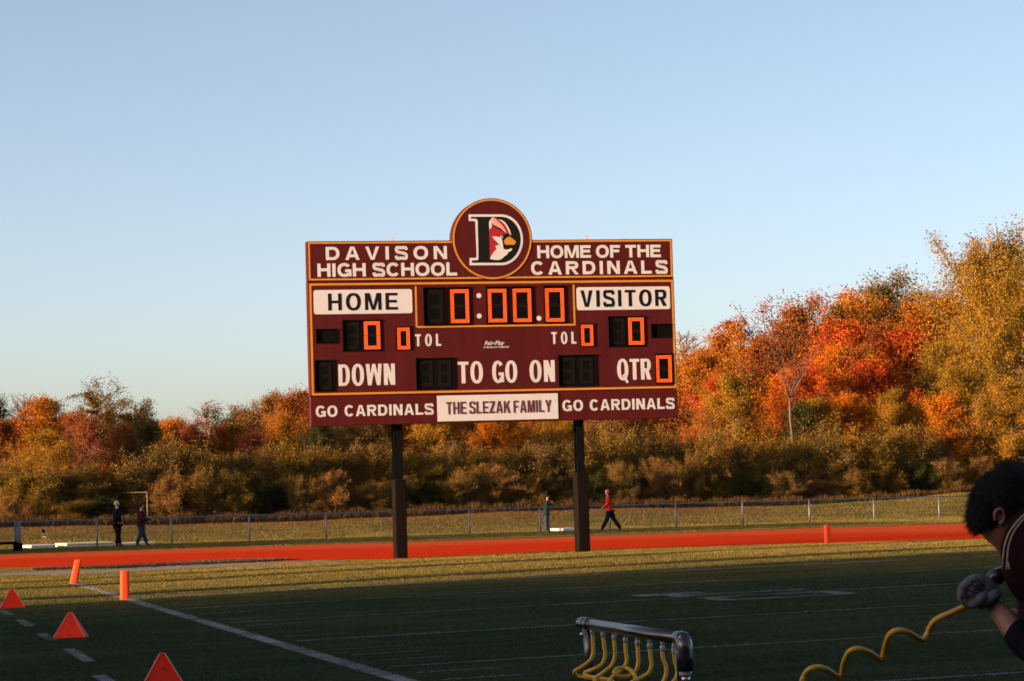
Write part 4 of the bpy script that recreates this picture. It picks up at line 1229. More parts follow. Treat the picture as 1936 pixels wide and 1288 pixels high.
# tall dried weeds along the top of the bank, and rough leaves
def blades(name, n, t0, t1, h0, h1, m, label, cat, x0=-150, x1=1850, seed=3, wid=.02):
    r = np.random.default_rng(seed)
    px = r.uniform(x0, x1, n); t = t0 + (t1 - t0) * r.random(n)
    ks = np.array([(lambda d: d.x / d.y)(ray(p, hor(p))) for p in np.linspace(x0, x1, 200)])
    kk = np.interp(px, np.linspace(x0, x1, 200), ks)
    X = kk * (98 + t + 8.36) / (1 - kk * .513); Y = fenceY(X) + t
    Z = zg(X, Y) - .02
    clump = .75 + .16 * np.sin(X * 1.7) * np.sin(X * .63 + 2) + .14 * np.sin(X * 4.1 + 3 * np.sin(X * .7))
    H = (h0 + (h1 - h0) * r.random(n)) * np.clip(clump, .25, 1.2)
    a = r.uniform(0, 6.283, n); lx, ly = np.cos(a), np.sin(a)
    b = np.stack([X, Y, Z], -1); le = r.normal(0, .18, (n, 2)) * H[:, None]
    w_ = wid * (.6 + .8 * r.random(n))
    v0 = b + np.stack([lx * w_, ly * w_, 0 * w_], -1); v1 = b - np.stack([lx * w_, ly * w_, 0 * w_], -1)
    m0 = b + np.stack([lx * w_ * .8 + le[:, 0] * .4, ly * w_ * .8 + le[:, 1] * .4, H * .6], -1); m1 = m0 - np.stack([lx * w_ * 1.6, ly * w_ * 1.6, 0 * w_], -1)
    tp = b + np.stack([le[:, 0], le[:, 1], H], -1)
    v = np.stack([v0, v1, m1, m0, tp], 1).reshape(-1, 3)
    q = np.arange(n)[:, None] * 5
    me = bpy.data.meshes.new(name)
    f4 = (q + np.array([[0, 1, 2, 3]])); f3 = (q + np.array([[3, 2, 4]]))
    me.vertices.add(len(v)); me.vertices.foreach_set('co', v.astype(np.float32).ravel())
    li = np.concatenate([np.concatenate([f4, f3], 1).ravel()]).astype(np.int32)
    me.loops.add(len(li)); me.loops.foreach_set('vertex_index', li)
    me.polygons.add(2 * n)
    st = (np.arange(n)[:, None] * 7 + np.array([[0, 4]])).ravel().astype(np.int32)
    me.polygons.foreach_set('loop_start', st); me.polygons.foreach_set('loop_total', np.tile([4, 3], n).astype(np.int32))
    me.update(calc_edges=True)
    tag(link(name, me, m), label, cat, kind='stuff')
blades('dry_weeds', 40000, 14.5, 21, .10, .62, PAL['weed'], 'tall dried orange brown weeds along the foot of the wood', 'weeds')
def mat_blade():
    k = N('grass_blades')
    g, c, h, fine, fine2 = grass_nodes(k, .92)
    k.t.nodes.remove(k.b)
    geo = k.n('ShaderNodeNewGeometry')
    a = k.n('ShaderNodeVertexColor', layer_name='paint'); sep = k.n('ShaderNodeSeparateColor'); k.l(a.outputs[0], sep.inputs[0])
    c = k.mix(1.0, c, k.ramp(geo.outputs['Random Per Island'], [(0.0, .88), (1.0, 1.12)]), 'MULTIPLY')
    c = k.mix(sep.outputs[0], c, (.26, .29, .33))
    c = k.mix(k.math('MULTIPLY', sep.outputs[1], .7), c, (.16, .080, .028))
    df = k.n('ShaderNodeBsdfDiffuse'); tr_ = k.n('ShaderNodeBsdfTranslucent'); mx = k.n('ShaderNodeMixShader')
    k.l(c, df.inputs[0]); k.l(c, tr_.inputs[0]); mx.inputs[0].default_value = .25
    k.l(df.outputs[0], mx.inputs[1]); k.l(tr_.outputs[0], mx.inputs[2]); k.l(mx.outputs[0], k.out.inputs[0])
    return k.m
M_BLADE = mat_blade()
def poly_y(poly, X):
    p = np.array([list(q)[:2] for q in poly]); o_ = np.argsort(p[:, 0]); return np.interp(X, p[o_, 0], p[o_, 1])
def smooth_noise(X, Y, s, seed=0):
    r = np.random.default_rng(seed); out = 0
    for _ in range(7):
        a = r.uniform(0, 6.283); f = s * r.uniform(.6, 2.2); out = out + np.sin((X * math.cos(a) + Y * math.sin(a)) * f + r.uniform(0, 6.28))
    return out / 3.2
def grass(name, X, Y, h, wid, label, seed):
    r = np.random.default_rng(seed)
    off = (Y > poly_y(tn, X) - .02) & (Y < poly_y(tf, X) + .02)
    run = (Y > poly_y(rn, X)) & (Y < poly_y(rf, X)) & (X < rn[-1].x)
    keep = ~(off | run); X, Y = X[keep], Y[keep]; n = len(X)
    h = (h if np.isscalar(h) else h[keep]) * (.55 + .6 * r.random(n)) * (1 + .22 * smooth_noise(X, Y, 1.2, 4)); wid = (wid if np.isscalar(wid) else wid[keep]) * (.7 + .6 * r.random(n))
    Z = zg(X, Y) - .004
    u = (X - GX) * math.cos(TH) + (Y - GY) * math.sin(TH); v = -(X - GX) * math.sin(TH) + (Y - GY) * math.cos(TH)
    paint = np.zeros(n)
    wear = smooth_noise(X, Y, 2.4, 8) + .55 * smooth_noise(X, Y, .5, 9)
    for (u0, v0, u1, v1, w_) in LINES:
        L = math.hypot(u1 - u0, v1 - v0) or 1e-6; du, dv = (u1 - u0) / L, (v1 - v0) / L
        s = (u - u0) * du + (v - v0) * dv; d = np.abs(-(u - u0) * dv + (v - v0) * du)
        m = (s > 0) & (s < L) & (d < w_ * .5)
        paint = np.where(m, np.maximum(paint, (.45 + .55 * r.random(n)) * np.clip((.88 if w_ > .18 else .46) + .5 * wear, 0, 1)), paint)
    a = r.uniform(0, 6.283, n); lx, ly = np.cos(a), np.sin(a); le = r.normal(0, .45, (n, 2)) * h[:, None]
    b = np.stack([X, Y, Z], -1)
    v0 = b + np.stack([lx * wid, ly * wid, 0 * wid], -1) * .5; v1 = b - np.stack([lx * wid, ly * wid, 0 * wid], -1) * .5
    k_ = .75
    v2 = v1 + np.stack([le[:, 0], le[:, 1], h], -1) + np.stack([lx * wid, ly * wid, 0 * wid], -1) * .3; v3 = v0 + np.stack([le[:, 0], le[:, 1], h], -1) - np.stack([lx * wid, ly * wid, 0 * wid], -1) * .3
    me = fast_mesh(name, np.stack([v0, v1, v2, v3], 1).reshape(-1, 3), np.arange(n * 4).reshape(-1, 4))
    t = Y - fenceY(X)
    lit = ss(t, 5, 17) * (r.random(n) < .75) * (1 - .85 * ss(X, 8, 20))
    ca = me.color_attributes.new('paint', 'FLOAT_COLOR', 'POINT'); cc = np.zeros((n * 4, 4), np.float32)
    cc[:, 0] = np.repeat(paint, 4); cc[:, 1] = np.repeat(lit, 4); cc[:, 3] = 1; ca.data.foreach_set('color', cc.ravel())
    tag(link(name, me, M_BLADE), label, 'grass', kind='stuff')
r = np.random.default_rng(22); n = 270000
Y = r.uniform(37, 66, n); X = (r.random(n) * 2 - 1) * (.222 * Y + .4)
grass('end_zone_grass', X, Y, .022, .0085, 'mown grass tinted sunny gold on the end zone and the strip before the track', 5)
r = np.random.default_rng(21); n = 330000
Y = 18.5 * (66 / 18.5) ** (r.random(n) ** .9); X = (r.random(n) * 2 - 1) * (.222 * Y + .4)
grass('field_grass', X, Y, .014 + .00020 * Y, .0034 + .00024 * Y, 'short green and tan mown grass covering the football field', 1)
n = 170000; X = r.uniform(-26, 32, n); t = -12 + 28.5 * r.random(n); Y = fenceY(X) + t
grass('bank_grass', X, Y, np.where(t < 4, .035, .045), .026, 'rougher grass with fallen leaves on the low bank beyond the fence', 2)

# ------------------------------------------------------------------ people
def skin_obj(name, nodes, edges, m, parent=None, sub=1, remesh=None, extra=None, smooth=True, sm=0):
    me = bpy.data.meshes.new('tmp'); me.from_pydata([n[0] for n in nodes], edges, [])
    o = bpy.data.objects.new('tmp', me); C.objects.link(o)
    o.modifiers.new('s', 'SKIN').use_smooth_shade = True
    for i, n in enumerate(nodes):
        r = n[1]; me.skin_vertices[0].data[i].radius = r if isinstance(r, tuple) else (r, r)
        me.skin_vertices[0].data[i].use_root = (i == 0)
    if sub:
        s = o.modifiers.new('u', 'SUBSURF'); s.levels = s.render_levels = sub
    bpy.context.view_layer.update()
    out = bpy.data.meshes.new_from_object(o.evaluated_get(bpy.context.evaluated_depsgraph_get()))
    bpy.data.objects.remove(o)
    if extra or remesh:
        out = merge_remesh([out] + (extra or []), remesh, sm)
    out.name = name
    return link(name, out, m, parent, smooth)
def merge_remesh(meshes, vox, sm=2):
    bm = bmesh.new()
    for m in meshes:
        if isinstance(m, tuple):
            vs0 = len(bm.verts); tmp = bpy.data.meshes.new('t'); tmp.from_pydata(m[0], [], m[1]); bm.from_mesh(tmp)
        else: bm.from_mesh(m)
    bmesh.ops.holes_fill(bm, edges=[e for e in bm.edges if e.is_boundary], sides=64)
    bmesh.ops.recalc_face_normals(bm, faces=bm.faces)
    me = bpy.data.meshes.new('t'); bm.to_mesh(me); bm.free()
    o = bpy.data.objects.new('tmp', me); C.objects.link(o)
    r = o.modifiers.new('r', 'REMESH'); r.mode = 'VOXEL'; r.voxel_size = vox
    if sm:
        s = o.modifiers.new('s', 'SMOOTH'); s.factor = .5; s.iterations = sm
    bpy.context.view_layer.update()
    out = bpy.data.meshes.new_from_object(o.evaluated_get(bpy.context.evaluated_depsgraph_get()))
    bpy.data.objects.remove(o)
    bm = bmesh.new(); bm.from_mesh(out); seen = set(); isl = []
    for v0 in bm.verts:
        if v0.index in seen: continue
        st, grp = [v0], []; seen.add(v0.index)
        while st:
            a_ = st.pop(); grp.append(a_)
            for e_ in a_.link_edges:
                b_ = e_.other_vert(a_)
                if b_.index not in seen: seen.add(b_.index); st.append(b_)
        isl.append(grp)
    isl.sort(key=len, reverse=True)
    bmesh.ops.delete(bm, geom=[v_ for g_ in isl[1:] for v_ in g_], context='VERTS'); bm.to_mesh(out); bm.free()
    return out
def ellipsoid(c, r, ang=0.0, n=20, yaw=0.0):
    """ang turns it in the picture plane (xz), yaw about the vertical"""
    vs_, fs = [], []
    for i in range(n + 1):
        for j in range(2 * n):
            a, b = math.pi * i / n, math.pi * j / n
            x, y, z = r[0] * math.sin(a) * math.cos(b), r[1] * math.sin(a) * math.sin(b), r[2] * math.cos(a)
            x, z = x * math.cos(ang) - z * math.sin(ang), x * math.sin(ang) + z * math.cos(ang)
            x, y = x * math.cos(yaw) - y * math.sin(yaw), x * math.sin(yaw) + y * math.cos(yaw)
            vs_.append((c[0] + x, c[1] + y, c[2] + z))
    m = 2 * n
    for i in range(n):
        for j in range(m):
            fs.append((i * m + j, (i + 1) * m + j, (i + 1) * m + (j + 1) % m, i * m + (j + 1) % m))
    return vs_, fs
M_SKIN = plain('skin', (.42, .22, .15), .55, var=.08, scale=20)
M_HAIRD = plain('dark_hair', (.007, .006, .0055), .7, var=.3, scale=60, spec=.2)
M_HAIRW = plain('white_hair', (.55, .52, .48), .7, var=.1, scale=30)
M_CAP = plain('red_cap_cloth', (.45, .03, .02), .8, var=.1)
def cloth(name, col, rough=.85): return plain(name, col, rough, var=.2, scale=9, bump=.3, bscale=25, spec=.05)
M_NAVYJ, M_BLKJ = cloth('black_jacket_cloth', (.010, .010, .014)), cloth('black_trouser_cloth', (.009, .010, .013))
M_MRT, M_JEANS = cloth('dark_red_shirt_cloth', (.050, .012, .018)), cloth('blue_denim', (.030, .050, .080))
M_GRN, M_REDS = cloth('dark_green_jacket_cloth', (.014, .040, .036)), cloth('red_shirt_cloth', (.50, .035, .020))
M_SHOE = plain('dark_shoe', (.03, .03, .04), .6); M_SLV = cloth('blue_grey_sleeve_cloth', (.10, .13, .20))

def walker(name_label, px, py, H, face, legs, arms, mats, hair, bend=0.0, turn=0, cat='person', cap=False):
    """figure standing at ground pixel; face=+1 looks right, -1 left; legs: foot offsets (front, back) in body heights;
       arms: two (elbow, hand) offsets from the shoulder in body heights, x forward"""
    g = G(px, py)
    t = empty('person', g, math.radians(turn)); tag(t, name_label, cat)
    V = lambda x, y, z: (x * face * H, y * H, z * H)
    hip, ch_, nk = .50, .755, .835
    bx_ = bend
    hx = 0.0; cx_ = bx_ * .6; nx_ = bx_
    nodes = [(V(hx, 0, hip), (.075 * H, .060 * H)), (V(cx_ * .5, 0, .62), (.070 * H, .055 * H)), (V(cx_, 0, ch_), (.090 * H, .062 * H)), (V(nx_, 0, nk), .030 * H), (V(nx_ + .012, 0, .872), .030 * H),
             (V(nx_ + .016, 0, .915), (.040 * H, .048 * H)), (V(nx_ + .012, 0, .955), (.043 * H, .052 * H)), (V(nx_ + .006, 0, .985), (.030 * H, .036 * H)),
             (V(nx_ + .055, 0, .922), .010 * H)]
    edges = [(0, 1), (1, 2), (2, 3), (3, 4), (4, 5), (5, 6), (6, 7), (5, 8)]
    legn, armn, shoe = [], [], []
    for s, (kx, fx, fz) in zip((-1, 1), legs):
        b = len(nodes)
        L = [(V(hx + kx * .25, s * .045, .46), .058 * H), (V(kx, s * .048, .275 + fz * .4), .040 * H), (V(fx, s * .05, .045 + fz), .026 * H)]
        nodes += L; edges += [(0, b), (b, b + 1), (b + 1, b + 2)]; legn.append(L)
        toe = V(fx + .075, s * .055, .018 + fz * .6)
        nodes += [(V(fx + .01, s * .05, .022 + fz), .024 * H), (toe, .018 * H)]; edges += [(b + 2, b + 3), (b + 3, b + 4)]
        shoe.append([(V(fx - .025, s * .05, .024 + fz), .026 * H), (V(fx + .03, s * .052, .024 + fz * .9), .026 * H), (toe, .020 * H)])
    for s, (e_, h_) in zip((-1, 1), arms):
        b = len(nodes); sh = (cx_ * 1.25, .795)
        A = [(V(sh[0], s * .098, sh[1]), .032 * H), (V(sh[0] + e_[0], s * .115, sh[1] + e_[1]), .025 * H), (V(sh[0] + h_[0], s * (h_[2] if len(h_) > 2 else .105), sh[1] + h_[1]), .018 * H)]
        d = (Vector(A[2][0]) - Vector(A[1][0])).normalized() * .045 * H
        nodes += A + [(tuple(Vector(A[2][0]) + d), (.018 * H, .012 * H))]; edges += [(2, b), (b, b + 1), (b + 1, b + 2), (b + 2, b + 3)]; armn.append(A)
    bo = skin_obj('body', nodes, edges, [M_SKIN, mats[0], mats[1]], t)
    hands = [Vector(A_[2][0]) for A_ in armn]
    for f_ in bo.data.polygons:
        c_ = f_.center
        if min((c_ - h_).length for h_ in hands) < .075 * H or c_.z > .80 * H: f_.material_index = 0
        else: f_.material_index = 1 if c_.z > .50 * H else 2
    k = 1.22
    # jacket
    jn = [(V(hx, 0, .445), (.098 * H, .082 * H)), (V(cx_ * .3, 0, .54), (.104 * H, .086 * H)), (V(cx_ * .6, 0, .65), (.104 * H, .084 * H)), (V(cx_, 0, ch_), (.120 * H, .088 * H)), (V(nx_ * .97, 0, .832), (.050 * H, .050 * H))]
    je = [(0, 1), (1, 2), (2, 3), (3, 4)]
    for A in armn:
        b = len(jn); jn += [(A[0][0], .050 * H), (A[1][0], .043 * H), (tuple(Vector(A[1][0]).lerp(Vector(A[2][0]), .95)), .034 * H)]; je += [(3, b), (b, b + 1), (b + 1, b + 2)]
    skin_obj('top', jn, je, mats[0], t)
    tn_ = [(V(hx, 0, .53), (.092 * H, .078 * H))]; te = []
    for L in legn:
        b = len(tn_); tn_ += [(L[0][0], .078 * H), (L[1][0], .058 * H), (tuple(Vector(L[1][0]).lerp(Vector(L[2][0]), 1.0)), .046 * H)]; te += [(0, b), (b, b + 1), (b + 1, b + 2)]
    skin_obj('trousers', tn_, te, mats[1], t)
    for S in shoe: skin_obj('shoe', S, [(0, 1), (1, 2)], M_SHOE, t)
    # hair
    hm = ellipsoid(V(nx_ - .004, 0, .948), (.060 * H, .050 * H, .056 * H), 0, 12)
    me = bpy.data.meshes.new('hair'); me.from_pydata(hm[0], [], hm[1])
    bm = bmesh.new(); bm.from_mesh(me); cut = H * .925
    kill = [v for v in bm.verts if (v.co.z < cut and v.co.x * face > H * (nx_ - .02)) or (v.co.x * face > H * (nx_ + .028) and v.co.z < H * .965) or v.co.z < H * .905]
    bmesh.ops.delete(bm, geom=kill, context='VERTS'); bm.to_mesh(me); bm.free()
    link('cap' if cap else 'hair', me, hair, t, True)
    return t, armn
walker('man with white hair in black jacket and black trousers walking by the fence', 222, 1033, 1.80, 1, [(.00, -.060, 0), (.05, .12, 0)],
       [((-.02, -.15), (.02, -.30)), ((.03, -.15), (.08, -.29))], (M_NAVYJ, M_BLKJ), M_HAIRW, turn=48)
walker('man in dark red top and blue jeans walking with one arm stretched forward', 268, 1032, 1.66, 1, [(-.03, -.12, 0), (.05, .13, 0)],
       [((.00, -.16), (.17, -.22, .09)), ((.02, -.16), (.26, -.19, .08))], (M_MRT, M_JEANS), M_HAIRD, turn=15)
walker('man in green jacket and blue jeans with raised hands beside the right post', 1034, 1005, 1.62, 1, [(-.01, -.005, 0), (.02, .02, 0)],
       [((.03, -.15), (.12, -.02, .03)), ((.04, -.14), (.13, -.01, .03))], (M_GRN, M_JEANS), M_HAIRD, .03)
walker('man in red shirt and black trousers striding left beyond the right scoreboard post', 1154, 1004, 1.78, -1, [(.08, .21, 0), (-.10, -.25, .005)],
       [((.02, -.15), (.13, -.22, .08)), ((-.06, -.14), (-.02, -.27))], (M_REDS, M_BLKJ), M_CAP, -.035 + .075, cap=True)

# ------------------------------------------------------------------ hydration rack with yellow hoses
M_PIPE = plain('black_plastic_pipe', (.012, .013, .018), .26, var=.15, scale=10, spec=1.0)
M_HOSE = plain('yellow_plastic_hose', (.62, .34, .015), .38, var=.08, scale=15)
M_CLEAR = plain('white_nylon_fitting', (.36, .36, .38), .4, var=.05)
M_CHROME = plain('bright_bolt_steel', (.45, .47, .5), .25, metal=.9, var=.1)
YR = 9.9
pR, pL = P(1292, 1208, YR), None
zr = pR.z
# left end of the level pipe: same height, found along its picture ray
dl = ray(1112, 1180.5); tL = (zr - CAMH) / dl.z; pL = Vector((0, 0, CAMH)) + dl * tL
rack = empty('drinking_rack', (pR.x, pR.y, 0))
tag(rack, 'black pipe drinking rack with coiled yellow hoses hanging in a row, in the foreground', 'drinking rack')
def rl(p): return Vector(p) - Vector((pR.x, pR.y, 0))
ax = (pL - pR).normalized()
mb = MB(); mb.tube([rl(pR - ax * .02), rl(pR.lerp(pL, .5)), rl(pL + ax * .02)], .0255, 20); mb.build('manifold_pipe', M_PIPE, rack, True)
def coupler(p, q, r, nm='coupler'):
    mb = MB(); mb.tube([rl(p), rl(p.lerp(q, .06)), rl(p.lerp(q, .94)), rl(q)], [r * .94, r, r, r * .94], 20); return mb.build(nm, M_PIPE, rack, True)
coupler(pL - ax * .03, pL + ax * .015, .0300); coupler(pL + ax * .020, pL + ax * .070, .0315); coupler(pL + ax * .074, pL + ax * .10, .0300, 'end_cap')
coupler(pR + ax * .075, pR + ax * .02, .0285)
# elbow: sweeps from the pipe down
hz = Vector((ax.x, ax.y, 0)).normalized(); e0 = pR + ax * .03
pts = []
for i in range(11):
    t = math.pi / 2 * i / 10; pts.append(rl(e0 - hz * .042 * math.sin(t) + Vector((0, 0, -.042 * (1 - math.cos(t))))))
ee = pts[-1]; pts += [ee + Vector((0, 0, -.03)), ee + Vector((0, 0, -.085))]
mb = MB(); mb.tube(pts, [.031] * 2 + [.0335] * 9 + [.035, .035], 24); mb.build('elbow', M_PIPE, rack, True)
mb = MB(); mb.tube([ee + Vector((0, 0, -.084)), ee + Vector((0, 0, -.105))], .025, 16); mb.build('clear_union', M_CLEAR, rack, True)
mb = MB(); mb.tube([ee + Vector((0, 0, -.104)), ee + Vector((0, 0, -.135))], .018, 12); mb.build('steel_nipple', M_CHROME, rack, True)
mb = MB(); mb.tube([ee + Vector((0, 0, -.134)), Vector((ee.x, ee.y, 0))], .022, 12); mb.build('leg', M_PIPE, rack, True)
# flat side struts
def strut(top, bot, w=.055):
    mb = MB(); a, b = rl(top), rl(bot); mb.tube([a, a.lerp(b, .15), b], [w * .5, w * .42, w * .42], 12); return mb.build('leg', M_PIPE, rack, True)
lb = pL + Vector((.02, -.02, -pL.z)); strut(pL + ax * .005 + Vector((0, 0, -.01)), Vector((pL.x + .03, pL.y, 0)))
strut(pR + ax * .045 + Vector((0, 0, -.01)), Vector((pR.x + .02, pR.y + .08, 0)), .05)
for p in (pL + ax * .05 + Vector((-.01, -.04, -.045)), pR + ax * .06 + Vector((0, -.035, -.055))):
    mb = MB(); mb.tube([rl(p) + Vector((-.015, 0, 0)), rl(p) + Vector((.015, 0, 0))], .009, 8); mb.build('bolt', M_CHROME, rack, True)
Zs = lambda x, y: (1060 + x / 3.872, 1130 + y / 3.872)
HP = [
    [(232, 262), (236, 330), (238, 400), (215, 460), (150, 510), (100, 543), (125, 572), (200, 588), (300, 602), (350, 640)],
    [(310, 284), (318, 350), (325, 430), (300, 490), (240, 525), (178, 550), (200, 575), (290, 590), (370, 610), (420, 660)],
    [(390, 303), (395, 370), (395, 440), (370, 500), (310, 550), (258, 590), (240, 640)],
    [(474, 325), (476, 390), (484, 460), (470, 500), (430, 540), (370, 590), (350, 640), (420, 680)],
    [(562, 346), (566, 410), (568, 480), (545, 540), (480, 578), (410, 572), (392, 545), (420, 518), (480, 516), (530, 550), (548, 600), (545, 660)],
    [(652, 368), (658, 430), (664, 500), (640, 555), (580, 590), (520, 620), (470, 660)],
    [(745, 386), (748, 440), (770, 500), (772, 560), (750, 620), (740, 660)],
    [(830, 405), (838, 470), (855, 540), (845, 590), (815, 630), (800, 670)],
]
for i, hp in enumerate(HP):
    x0, y0 = Zs(*hp[0])
    # depth of this outlet: on the pipe
    s = (x0 - 1112) / (1292 - 1112)
    f_ = s * (1 / pR.y) + (1 - s) * (1 / pL.y); Yd = 1 / f_
    pts = []
    for j, q in enumerate(hp):
        xx, yy = Zs(*q)
        pts.append(rl(P(xx, yy, Yd - .004 * j + (.03 * math.sin(j * 1.3 + i) if j > 4 else 0))))
    last = pts[-1]
    for j in range(1, 14): pts.append(last + Vector((.05 * math.sin(j * 1.4 + i), .05 * math.cos(j * 1.4 + i), -.028 * j)))
    mb = MB(); mb.tube(catmull(pts, 7), .0088, 10); mb.build('hose', M_HOSE, rack, True)
    tp = pts[0]
    mb = MB(); mb.tube([tp + Vector((0, 0, .020)), tp + Vector((0, 0, .014)), tp + Vector((0, 0, -.004))], [.0080, .0112, .0100], 12); mb.tube([tp + Vector((0, 0, .045)), tp + Vector((0, 0, .018))], .008, 10)
    mb.build('hose_fitting', M_CLEAR, rack, True)

# hose in the athlete's hand: a stretched coil
YH = 6.15
hz_ = [(1826, 1146, 0), (1800, 1158, .0), (1775, 1168.5, .01), (1762, 1180, .03), (1754, 1198, .05), (1747, 1209.5, .035), (1738, 1208.5, .01), (1722, 1199, -.03), (1705, 1192.5, -.05), (1690, 1194, -.05), (1680, 1204, -.03), (1673, 1224, .01),
       (1668.5, 1245.5, .035), (1659, 1244, .01), (1643, 1234, -.03), (1625, 1227.5, -.05), (1610, 1230, -.05), (1601, 1240, -.03), (1594, 1260, .01), (1590.5, 1280.5, .035), (1580, 1277.5, .01), (1564, 1267, -.03), (1547, 1262, -.05), (1532, 1265, -.05), (1522, 1276, -.03), (1515, 1294, .01),
       (1511, 1316, .035), (1501, 1314, .0), (1484, 1304, -.03), (1466, 1299, -.04), (1450, 1305, -.02), (1436, 1330, .02), (1420, 1345, 0), (1380, 1362, 0)]
pts = []
n_ = len(hz_)
for i, (x, y, dy) in enumerate(hz_):
    yb = YH + (0 if i < 26 else (i - 25) * .35)
    pts.append(P(x, y, yb + dy))
hose = empty('held_hose', P(1680, 1240, YH)); tag(hose, 'yellow coiled hose stretched from the rack up to the gloved hand at right', 'hose')
mb = MB(); mb.tube([p - Vector(hose.location) for p in catmull(pts, 7)], .0073, 12); mb.build('tubing', M_HOSE, hose, True)
noz = [P(1853, 1118, 6.16), P(1868, 1098, 6.18), P(1876, 1093, 6.18), P(1885, 1091, 6.18), P(1897, 1082, 6.2), P(1906, 1074, 6.22)]
mb = MB(); mb.tube([p - Vector(hose.location) for p in noz], [.012, .012, .019, .021, .016, .010], 14); mb.build('mouthpiece', M_PIPE, hose, True)

# ------------------------------------------------------------------ the athlete at the right edge
YA = 6.26
ath = empty('person', (P(2080, 1400, YA).x, YA, 0))
tag(ath, 'athlete in maroon jersey and grey glove bending to drink at the right edge', 'person')
ao = Vector(ath.location)
A = lambda x, y, Y=YA: P(x, y, Y) - ao
M_SKINA = plain('athlete_skin', (.25, .11, .078), .5, var=.08, scale=20)
foot = lambda x, y: Vector((P(x, 1400, YA).x, YA + y, .06)) - ao
bn = [(A(2110, 1400), (.16, .12)), (A(2085, 1270), (.15, .12)), (A(2045, 1130), (.17, .13)), (A(1990, 1040), .075), (A(1955, 1005), .062), (A(1925, 965), .07),
      (A(1995, 1080, 6.06), .062), (A(1968, 1262, 6.00), .044), (A(1893, 1160, 6.10), .0300), (A(1872, 1135, 6.12), .0265),
      (A(2050, 1080, 6.46), .062), (A(2040, 1260, 6.56), .044), (A(1935, 1180, 6.45), .030), (A(1905, 1160, 6.40), .026),
      (A(2115, 1450, 6.17), .095), (A(2100, 1720, 6.12), .06), (A(2130, 2010, 6.15), .042), (foot(2060, -.13), .035),
      (A(2120, 1450, 6.37), .095), (A(2130, 1720, 6.42), .06), (A(2190, 2010, 6.42), .042), (foot(2120, .15), .035)]
be = [(0, 1), (1, 2), (2, 3), (3, 4), (4, 5), (2, 6), (6, 7), (7, 8), (8, 9), (2, 10), (10, 11), (11, 12), (12, 13), (0, 14), (14, 15), (15, 16), (16, 17), (0, 18), (18, 19), (19, 20), (20, 21)]
ex = [ellipsoid(A(1925, 953), (.092, .074, .090), 0, 18),
      ellipsoid(A(1893, 1000, YA - .002), (.060, .060, .046), math.radians(-48), 16),
      ellipsoid(A(1907, 1020, YA), (.052, .050, .040), math.radians(-65), 16),
      ellipsoid(A(1897, 1038, YA), (.022, .026, .016), math.radians(-45), 12),
      ellipsoid(A(1867, 1015, YA), (.018, .013, .010), math.radians(-50), 12),
      ellipsoid(A(1857, 1001, YA), (.016, .035, .010), math.radians(-45), 12)]
skin_obj('body', bn, be, M_SKINA, ath, 1, .0075, ex, sm=3)
# ear on the near side of the head
def ear():
    c = A(1889, 976, YA - .080); mb = MB()
    pts = []
    for i in range(15):
        t = math.radians(-70 + 290 * i / 14); pts.append(c + Vector((.0125 * math.cos(t), -.004 - .003 * math.sin(t), .0185 * math.sin(t))))
    mb.tube(pts, [.003] + [.0040] * 13 + [.003], 8)
    v, f = ellipsoid(c + Vector((.002, .003, 0)), (.011, .005, .016), 0, 10); mb.add(v, f)
    v, f = ellipsoid(c + Vector((.004, -.001, -.018)), (.006, .004, .007), 0, 8); mb.add(v, f)
    mb.build('ear', M_SKINA, ath, True)
ear()
# hair: cap with a cut hairline plus short strands
hc = A(1926, 946)
v, f = ellipsoid(hc, (.112, .094, .091), 0, 40)
v = [(p_[0], p_[1], p_[2]) if p_[2] < hc.z else (hc.x + (p_[0] - hc.x) * (1 + .06 * (p_[2] - hc.z) / .094), p_[1], p_[2]) for p_ in v]
# fringe falls over the brow
def hair_keep(p):
    x, z = (p - hc).x, (p - hc).z
    px_ = 1924 + x * 737; py_ = 945 - z * 737
    if px_ < 1882: lim = 1003 - max(0, px_ - 1848) * .85
    elif px_ < 1903: lim = 962
    else: lim = 966 + (px_ - 1903) * .25
    return py_ < lim
r = np.random.default_rng(9)
vv_ = []
for p in v:
    q = Vector(p) - hc; k_ = 1 + .012 * math.sin(q.x * 50 + q.z * 40) * math.sin(q.z * 45 - q.y * 30) + r.normal(0, .006)
    vv_.append(tuple(hc + q * k_))
v2_, f2_ = ellipsoid(A(1867, 974), (.040, .072, .048), math.radians(-12), 24)
_n = len(vv_); vv_ += [tuple(p_) for p_ in v2_]; f = f + [tuple(_n + i for i in q_) for q_ in f2_]
fk = [ff for ff in f if hair_keep(sum((Vector(vv_[i]) for i in ff), Vector()) / 4)]
hm_ = bpy.data.meshes.new('hair'); hm_.from_pydata(vv_, [], fk)
hair_o = link('hair', hm_, M_HAIRD, ath, True)
mb = MB()
for i in range(9000):
    a, b = math.acos(1 - 2 * r.random()), r.random() * 6.283
    nrm = Vector((math.sin(a) * math.cos(b), math.sin(a) * math.sin(b), math.cos(a)))
    p = hc + Vector((nrm.x * .112, nrm.y * .093, nrm.z * .089)) if i % 4 else A(1867, 974) + Vector((nrm.x * .040, nrm.y * .072, nrm.z * .048))
    if not hair_keep(p): continue
    t_ = (nrm * .30 + Vector((-.75, 0, -.55 if nrm.x < -.3 else -.05)) + Vector(r.normal(0, .20, 3))).normalized()
    L = .014 + .020 * r.random() ** 2; s_ = t_.orthogonal().normalized() * .0011
    m_ = p + t_ * L * .5 + nrm * .003
    mb.add([p - s_, p + s_, m_ + s_ * .8, m_ - s_ * .8, p + t_ * L], [(0, 1, 2, 3), (3, 2, 4)])
mb.build('hair_strands', M_HAIRD, hair_o)
